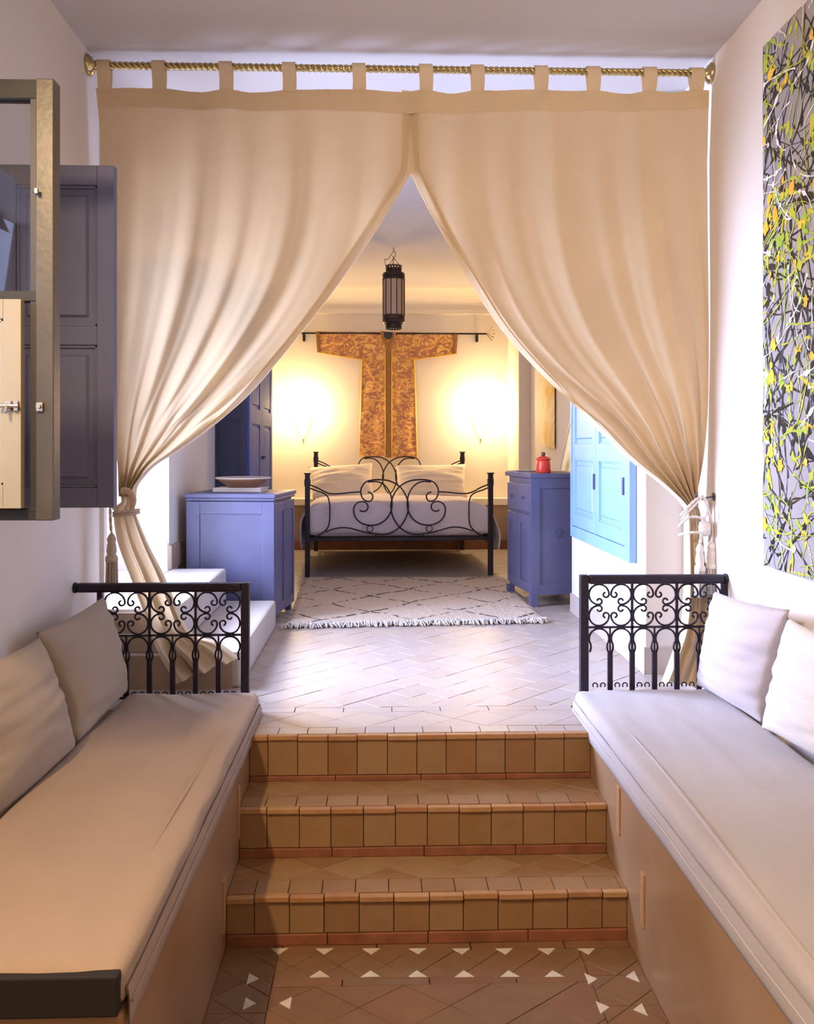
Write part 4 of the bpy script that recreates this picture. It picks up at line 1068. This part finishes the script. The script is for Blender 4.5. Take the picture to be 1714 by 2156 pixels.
# ------------------------------------------------------------------ THROW CUSHIONS
def cushion(cs_, th, m, label, seed):
    o = weld(pillow_mesh(*cs_, th, n=34, pinch=0.055, wr=0.012, seed=seed, pw=0.5).build('throw_cushion', m, smooth=True))
    return tag(o, label, 'cushion', None)
cushion([P(160, 1570, Y=3.03), P(269, 1455, Y=3.52), P(218, 1256, Y=3.54), P(76, 1332, Y=3.02)], 0.16, M['cushion'], 'taupe square cushion against left wall beside the iron rail', 1)
cushion([P(-60, 1775, Y=2.36), P(161, 1572, Y=2.93), P(84, 1342, Y=2.93), P(-110, 1430, Y=2.36)], 0.17, M['cushion'], 'taupe square cushion nearest the camera on left bench', 5)
cushion([P(1466, 1442, Y=3.56), P(1606, 1527, Y=3.12), P(1663, 1284, Y=2.90), P(1502, 1244, Y=3.40)], 0.13, M['cushionl'], 'lilac grey square cushion beside the right iron rail', 2)
cushion([P(1603, 1532, Y=2.98), P(1800, 1640, Y=2.53), P(1830, 1370, Y=2.38), P(1658, 1300, Y=2.80)], 0.14, M['cushionw'], 'white square cushion at the right edge of right bench', 7)

# ------------------------------------------------------------------ PAINTING
pa = P(1605, 105, X=XR - 0.03); pb = P(1618, 1193, X=XR - 0.03)
yfar = (pa.y + pb.y) / 2; ynear = yfar - 1.9; zt_ = pa.z; zb_ = pb.z
pt = thing('painting', 'large grey canvas with tangled black and yellow green drips on right wall', 'painting', (XR - 0.002, ynear, zb_))
Lp = yfar - ynear; Hp = zt_ - zb_
MB().box(-0.034, 0, 0, Lp, 0, Hp).build('canvas', M['pic'], pt, bevel=0.002)
def drips(n, m, wmin, wmax, lmin, lmax, off, seed, blob=0.3, dirn=None, name='drip_lines', x0b=0.0):
    random.seed(seed); mb = MB()
    for i in range(n):
        y = Lp - abs(random.random() ** 1.3) * 1.45 ; z = random.random() * Hp
        L = random.uniform(lmin, lmax); a = random.uniform(0, 2 * pi) if dirn is None else random.gauss(dirn, 0.5)
        k = 14; cur = random.gauss(0, 1.0); pts = []; wd = []
        bw_ = random.uniform(wmin, wmax)
        for j in range(k):
            pts.append((y, z)); 
            wd.append(bw_ * (0.35 + 0.65 * abs(sin(j * 0.9 + i))) * (1 + (2.2 if random.random() < blob * 0.25 else 0)))
            y += cos(a) * L / k; z += sin(a) * L / k; a += cur / k + random.gauss(0, 0.12)
        vs = []; 
        for j in range(k):
            d = Vector(pts[min(j + 1, k - 1)]) - Vector(pts[max(j - 1, 0)]); d = d.normalized() if d.length else Vector((1, 0)); nn = Vector((-d.y, d.x)) * wd[j] / 2
            for s, xx in ((1, off * 0.4), (0, off), (-1, off * 0.4)):
                yy = min(max(pts[j][0] + nn.x * s, 0.001), Lp - 0.001); zz = min(max(pts[j][1] + nn.y * s, 0.001), Hp - 0.001)
                vs.append((-0.0345 - xx - x0b, yy, zz))
        fs = []
        for j in range(k - 1):
            for s in (0, 1): fs.append((j * 3 + s, j * 3 + s + 1, j * 3 + s + 4, j * 3 + s + 3))
        mb.add(vs, fs)
        if random.random() < blob:   # splat
            cy, cz = pts[random.randrange(k)]; rr = random.uniform(1, 2.2) * bw_
            ring = [(cy + rr * cos(q) * random.uniform(0.6, 1.3), cz + 1.3 * rr * sin(q) * random.uniform(0.6, 1.3)) for q in [2 * pi * t_ / 9 for t_ in range(9)]]
            ring = [(min(max(a_, 0.001), Lp - 0.001), min(max(b_2, 0.001), Hp - 0.001)) for a_, b_2 in ring]
            mb.add([(-0.035 - off - x0b, min(max(cy, 0.001), Lp - .001), min(max(cz, 0.001), Hp - .001))] + [(-0.0347 - off * 0.4 - x0b, a_, b_2) for a_, b_2 in ring], [(0, j + 1, (j + 1) % 9 + 1) for j in range(9)])
    return mb.build(name, m, pt, smooth=False, kind='stuff')
drips(330, M['pblack'], 0.003, 0.012, 0.10, 0.75, 0.0012, 11, 0.5)
drips(230, M['pyel'], 0.003, 0.013, 0.04, 0.30, 0.0014, 12, 0.7, x0b=0.0006)
drips(70, M['pblack'], 0.003, 0.011, 0.2, 0.8, 0.0012, 31, 0.3, x0b=0.0012)
drips(110, M['pwhite'], 0.002, 0.008, 0.05, 0.35, 0.0012, 13, 0.5, x0b=0.0016)
drips(150, M['pyel'], 0.002, 0.008, 0.06, 0.5, 0.0012, 21, 0.5, x0b=0.0022)
drips(90, M['porange'], 0.004, 0.013, 0.01, 0.06, 0.0014, 14, 0.8, x0b=0.0028)
random.seed(99)

# ------------------------------------------------------------------ CURTAIN ROD
zr = P(857, 146, Y=YC).z
rod = thing('curtain_rod', 'twisted brass curtain rod across the room under the ceiling', 'rod', (XL, YC, zr))
Lr = XR - XL
rb_ = MB()
rb_.tube([(0.02, 0, 0), (Lr - 0.02, 0, 0)], 0.011, 10)
for st_ in range(3):
    rb_.tube([(0.02 + (Lr - 0.04) * i / 420, 0.010 * cos(i * 0.55 + st_ * 2.094), 0.010 * sin(i * 0.55 + st_ * 2.094)) for i in range(421)], 0.0072, 7)
rb_.build('twisted_bar', M['brass'], rod, smooth=True)
for x, s in ((0.001, 1), (Lr - 0.001, -1)):
    MB().lathe([(0, 0), (0.044, 0), (0.046, 0.008), (0.038, 0.014), (0.034, 0.020), (0.020, 0.026), (0.020, 0.046), (0, 0.046)], 28, Matrix.Translation((x, 0, 0)) @ Matrix.Rotation(s * pi / 2, 4, 'Y')).build('wall_flange', M['brass'], rod, smooth=True)

# ------------------------------------------------------------------ CURTAINS
def curtain(name_label, outer, inner, tail_l, tail_r, tabs, inner_side, seed, yt=YC):
    t = thing('curtain', name_label, 'curtain', (0, 0, 0))
    oc = smoothpath([P(x, y, Y=yt) for x, y in outer], 6); ic = smoothpath([P(x, y, Y=yt) for x, y in inner], 6)
    nU, nV = 240, 170
    rnd = random.Random(seed); ph = [rnd.uniform(0, 6.28) for _ in range(8)]
    tabu = tabs[1]
    def foldf(s_, v, x=None):
        s = s_
        if x is not None:
            wv = min(1.0, v * 1.25) ** 1.3; s = (1 - wv) * abs(x - oc[0].x) / abs(ic[0].x - oc[0].x) + wv * s_
        # v 0 top, 1 tie.  radiating pleats; amplitude grows then converges
        s2 = s + 0.02 * sin(5 * s + v * 2 + ph[7])
        A = 0.004 + 0.018 * min(1, v * 2.2)
        f_ = (0.6 * sin(2 * pi * 3.4 * s2 + ph[0]) + 0.5 * sin(2 * pi * 6.7 * s2 + ph[1] + 0.7 * v) + 0.22 * sin(2 * pi * 12.3 * s2 + ph[2]) * min(1, v * 1.7) + 0.10 * sin(2 * pi * 21 * s2 + ph[3]) * v)
        sharp = f_ * abs(f_) ** 0.15
        return A * sharp * (1 - 0.45 * v ** 3)
    def g(s, v):
        a = interp(oc, v); b = interp(ic, v)
        p = a.lerp(b, s)
        # top edge sags between tabs
        if v < 0.1:
            dmin = min(abs(s - q) for q in tabu); p.z -= 0.016 * min(1, dmin * 14) * (1 - v / 0.1) * (0.6 + 0.6 * sin(s * 9 + seed))
        y = foldf(s, v)
        # narrowing: bunch depth near the tie
        bunch = v ** 5
        y += bunch * 0.05 * sin(s * 2 * pi * 6 + ph[4])
        if s > 0.975: y += (s - 0.975) / 0.025 * 0.018
        p.y += y + 0.03
        p.z += 0.0
        return p
    cache_o = [interp(oc, j / nV) for j in range(nV + 1)]; cache_i = [interp(ic, j / nV) for j in range(nV + 1)]
    vs = []
    mb = MB()
    oi = {}
    global interp_fast
    vv = []
    for j in range(nV + 1):
        v = j / nV; a = cache_o[j]; b = cache_i[j]
        for i in range(nU + 1):
            s = i / nU; p = a.lerp(b, s)
            if v < 0.1:
                dmin = min(abs(s - q) for q in tabu); p.z -= 0.018 * min(1, dmin * 14) * (1 - v / 0.1) * (0.5 + 0.5 * sin(s * 9 + seed))
            y = foldf(s, v, p.x) + (v ** 5) * 0.045 * sin(s * 2 * pi * 6 + ph[4])
            y += (0.5 - s) * 0 
            if s > 0.972: y += (s - 0.972) / 0.028 * 0.02
            p.y += y + 0.028 * min(1, v * 6)
            vv.append(tuple(p))
    mb.v = vv
    mb.f = [(j * (nU + 1) + i, j * (nU + 1) + i + 1, (j + 1) * (nU + 1) + i + 1, (j + 1) * (nU + 1) + i) for j in range(nV) for i in range(nU)]
    mb.build('curtain_panel', M['linen'], t, smooth=True)
    # header band
    hb = MB(); nh = 120
    rows = []
    for j in range(0, 5):
        v = 0.0 + j / 4 * HB
        a = interp(oc, v); b = interp(ic, v)
        for i in range(nh + 1):
            s = i / nh; p = a.lerp(b, s); dmin = min(abs(s - q) for q in tabu)
            p.z -= 0.018 * min(1, dmin * 14) * (1 - v / 0.1) * (0.5 + 0.5 * sin(s * 9 + seed)); p.z += 0.001
            p.y += foldf(s, v, p.x) + 0.028 * min(1, v * 6) - 0.0035 + 0.0012 * sin(s * 260 + 3 * sin(s * 31))
            hb.v.append(tuple(p))
    hb.f = [(j * (nh + 1) + i, j * (nh + 1) + i + 1, (j + 1) * (nh + 1) + i + 1, (j + 1) * (nh + 1) + i) for j in range(4) for i in range(nh)]
    hb.build('header_band', M['linen2'], t, smooth=True)
    # inner hem
    he = MB(); hv = []
    for j in range(nV + 1):
        v = j / nV
        for s in (0.958, 0.999):
            p = cache_o[j].lerp(cache_i[j], s); p.y += foldf(s, v, p.x) + (v ** 5) * 0.045 * sin(s * 2 * pi * 6 + ph[4]) + (0.02 * max(0, (s - 0.972) / 0.028)) + 0.028 * min(1, v * 6) - 0.003; hv.append(tuple(p))
    he.v = hv; he.f = [(2 * j, 2 * j + 1, 2 * j + 3, 2 * j + 2) for j in range(nV)]
    he.build('hem', M['linen2'], t, smooth=True)
    # tabs
    for px in tabs[0]:
        a = P(px - 14, 190, Y=yt); b = P(px + 14, 190, Y=yt)
        sec = [(-0.004, a.z - zr - 0.006), (-0.020, -0.03), (-0.0235, 0.0), (-0.017, 0.017), (0, 0.0235), (0.017, 0.017), (0.0235, 0), (0.020, -0.03), (0.004, a.z - zr - 0.006)]
        sec = smoothpath([(0, y, z) for y, z in sec], 3)
        m_ = MB(); m_.grid(lambda u, v: (a.x + (b.x - a.x) * u + 0.002 * sin(v * 9), yt + interp(sec, v).y, zr + interp(sec, v).z), 3, 24)
        o_ = m_.build('tab_loop', M['linen2'], t, smooth=True)
    # tail: from tie down to floor
    tl_ = smoothpath([P(x, y, Y=yy) for x, y, yy in tail_l], 6); tr_ = smoothpath([P(x, y, Y=yy) for x, y, yy in tail_r], 6)
    m_ = MB(); nu, nv = 90, 90
    cl_ = [interp(tl_, j / nv) for j in range(nv + 1)]; cr2 = [interp(tr_, j / nv) for j in range(nv + 1)]
    for j in range(nv + 1):
        v = j / nv
        for i in range(nu + 1):
            s = i / nu; p = cl_[j].lerp(cr2[j], s)
            A = 0.014 + 0.026 * min(1, v * 2)
            y = A * (sin(s * 2 * pi * 2.5 + ph[5] + v * 1.2) + 0.35 * sin(s * 2 * pi * 6 + ph[6]))
            p.y += y + 0.03
            vvv = tuple(p); m_.v.append((vvv[0], vvv[1], max(0.006, vvv[2])))
    m_.f = [(j * (nu + 1) + i, j * (nu + 1) + i + 1, (j + 1) * (nu + 1) + i + 1, (j + 1) * (nu + 1) + i) for j in range(nv) for i in range(nu)]
    m_.build('curtain_tail', M['linen'], t, smooth=True)
    return t
HB = 0.042
lo_ = [(202, 186), (206, 260), (207, 345), (209, 500), (212, 650), (220, 800), (232, 930), (244, 1000), (250, 1045)]
li_ = [(874, 190), (873, 260), (868, 345), (862, 365), (830, 418), (780, 497), (700, 612), (640, 690), (575, 768), (510, 838), (440, 900), (370, 950), (320, 982), (285, 1022), (280, 1047)]
# resample so equal fraction gives comparable heights
curtain('beige linen curtain swept to the left wall and knotted', lo_, li_,
        [(247, 1042, YC), (250, 1058, YC), (234, 1075, YC), (242, 1141, YC + .02), (272, 1221, YC + .04), (310, 1318, YC + .06), (335, 1382, YC + .08), (372, 1440, YC + .09)],
        [(283, 1044, YC), (282, 1060, YC), (284, 1082, YC), (310, 1146, YC + .02), (347, 1221, YC + .04), (386, 1315, YC + .06), (412, 1342, YC + .07), (455, 1356, YC + .08), (500, 1388, YC + .08)],
        ([220, 335, 476, 609, 756], [(p - 202) / 670 for p in (220, 335, 476, 609, 756)]), 1, 4)
ro_ = [(1493, 190), (1494, 300), (1495, 500), (1496, 700), (1494, 860), (1486, 960), (1474, 1030), (1470, 1062)]
ri_ = [(856, 190), (857, 260), (862, 340), (868, 365), (905, 440), (945, 510), (1000, 600), (1060, 690), (1130, 770), (1210, 850), (1275, 915), (1330, 968), (1390, 1015), (1432, 1052), (1446, 1070)]
curtain('beige linen curtain swept to the right wall and held by tasselled rope', ro_, ri_,
        [(1446, 1066, YC), (1450, 1090, YC), (1450, 1150, YC), (1448, 1230, YC), (1440, 1320, YC), (1420, 1380, YC), (1396, 1440, YC + .02)],
        [(1472, 1060, YC), (1480, 1090, YC), (1484, 1150, YC), (1490, 1230, YC), (1492, 1320, YC), (1488, 1380, YC), (1468, 1446, YC + .02)],
        ([897, 1005, 1139, 1249, 1367, 1466], [1 - (p - 856) / 637 for p in (897, 1005, 1139, 1249, 1367, 1466)]), -1, 12)

# ------------------------------------------------------------------ TIEBACKS
def tassel(par, top, L, r, m):
    t_ = MB(); t_.lathe([(0.003, 0), (0.006, -0.01), (r * 0.55, -0.02), (r * 0.8, -0.035), (r * 0.62, -0.05), (r * 0.75, -0.06), (r * 0.85, -0.085), (r * 0.7, -0.10), (r, -0.11), (r * 1.05, -0.125), (r * 0.95, -0.13)], 20, Matrix.Translation(top))
    h = t_.build('tassel_head', m, par, smooth=True)
    f_ = MB()
    for i in range(44):
        a = i * 2.399; q = r * sqrt((i + 0.5) / 44); x, y = q * cos(a), q * sin(a)
        f_.tube([(top[0] + x * 0.9, top[1] + y * 0.9, top[2] - 0.125), (top[0] + x * 1.05, top[1] + y * 1.05, top[2] - L)], 0.0026, 4)
    f_.build('tassel_fringe', m, h, kind='stuff')
def hook(par, p, wall_x):
    s = 1 if wall_x > p.x else -1
    MB().tube(smoothpath([(wall_x - s * 0.001, p.y, p.z), (p.x + s * 0.03, p.y, p.z - 0.004), (p.x, p.y, p.z - 0.012), (p.x - s * 0.016, p.y, p.z + 0.002), (p.x - s * 0.012, p.y, p.z + 0.02)], 5), 0.0045, 8).build('hook', M['pot'], par, smooth=True)
    MB().lathe([(0, 0), (0.018, 0), (0.018, 0.005), (0, 0.006)], 16, Matrix.Translation((wall_x - s * 0.0, p.y, p.z)) @ Matrix.Rotation(-s * pi / 2, 4, 'Y')).build('hook_plate', M['pot'], par)
Yt = YC - 0.03
tb = thing('curtain_tieback', 'ivory rope tieback with two tassels hooked on right wall', 'tieback')
hp = P(1474, 1046, Y=Yt); hook(tb, hp, XR)
def rope(par, pts, r, m):
    pts = smoothpath(pts, 8); MB().tube(pts, r, 8, radii=[r * (1 + 0.18 * sin(i * 1.9)) for i in range(len(pts))]).build('rope', m, par, smooth=True)
W_ = lambda x, y, yy=Yt: P(x, y, Y=yy)
rope(tb, [W_(1472, 1047), W_(1458, 1058, Yt - .02), W_(1440, 1078, Yt - .035), W_(1434, 1084, YC)], 0.0055, M['rope'])
rope(tb, [W_(1476, 1050), W_(1462, 1064, Yt - .02), W_(1443, 1084, Yt - .035), W_(1437, 1092, YC)], 0.0055, M['rope'])
rope(tb, [W_(1430, 1108, YC), W_(1445, 1092, Yt - .03), W_(1462, 1088, Yt - .035), W_(1482, 1092, Yt - .02)], 0.006, M['rope'])
rope(tb, [W_(1430, 1126, YC), W_(1450, 1122, Yt - .035), W_(1472, 1121, Yt - .035), W_(1484, 1122, Yt - .02)], 0.0055, M['rope'])
rope(tb, [W_(1478, 1044), W_(1488, 1058), W_(1488, 1080), W_(1482, 1094), W_(1478, 1122), W_(1474, 1145)], 0.007, M['rope'])
rope(tb, [W_(1480, 1046), W_(1492, 1075), W_(1500, 1110), W_(1500, 1140)], 0.006, M['rope'])
tk = W_(1484, 1110); MB().lathe([(0.006, 0.03), (0.022, 0.022), (0.027, 0), (0.024, -0.03), (0.008, -0.04)], 20, Matrix.Translation(tk)).build('knot', M['rope'], tb, smooth=True)
tassel(tb, W_(1474, 1140), 0.24, 0.023, M['rope']); tassel(tb, W_(1499, 1134), 0.24, 0.026, M['rope'])
tb = thing('curtain_tieback', 'beige rope tieback knotted round the left curtain with hanging tassel', 'tieback')
hp = P(232, 1046, Y=Yt + 0.0); hook(tb, hp, XL)
kc = P(266, 1062, Y=YC + 0.03)
for dz in (-0.03, -0.042): MB().tube([(kc.x + 0.052 * cos(a * pi / 16) , kc.y - 0.0 + 0.055 * sin(a * pi / 16), kc.z + dz + 0.006 * cos(a * pi / 16)) for a in range(32)], 0.0065, 8, closed=True).build('rope', M['ropel'], tb, smooth=True)
rope(tb, [W_(240, 1072, Yt - 0.02), W_(234, 1060, Yt - .01), W_(233, 1048)], 0.006, M['ropel'])
rope(tb, [W_(233, 1048), W_(232, 1080, Yt), W_(234, 1118, Yt)], 0.006, M['ropel'])
tassel(tb, W_(235, 1118), 0.24, 0.025, M['ropel'])
# cloth knot loop above the tie on left
kl_ = MB(); kc2 = P(272, 1046, Y=YC - 0.02)
kl_.tube(smoothpath([kc2 + Vector(v) for v in ((-0.035, 0.02, 0.015), (-0.015, -0.018, 0.028), (0.012, -0.026, 0.018), (0.024, -0.02, -0.012), (0.012, -0.012, -0.055))], 6), 0.02, 12, radii=[0.011 + 0.006 * sin(pi * i / 24) for i in range(25)], flat=0.7)
kl_.build('cloth_loop', M['linen'], [o for o in C.objects if o.name == 'curtain'][0], smooth=True)
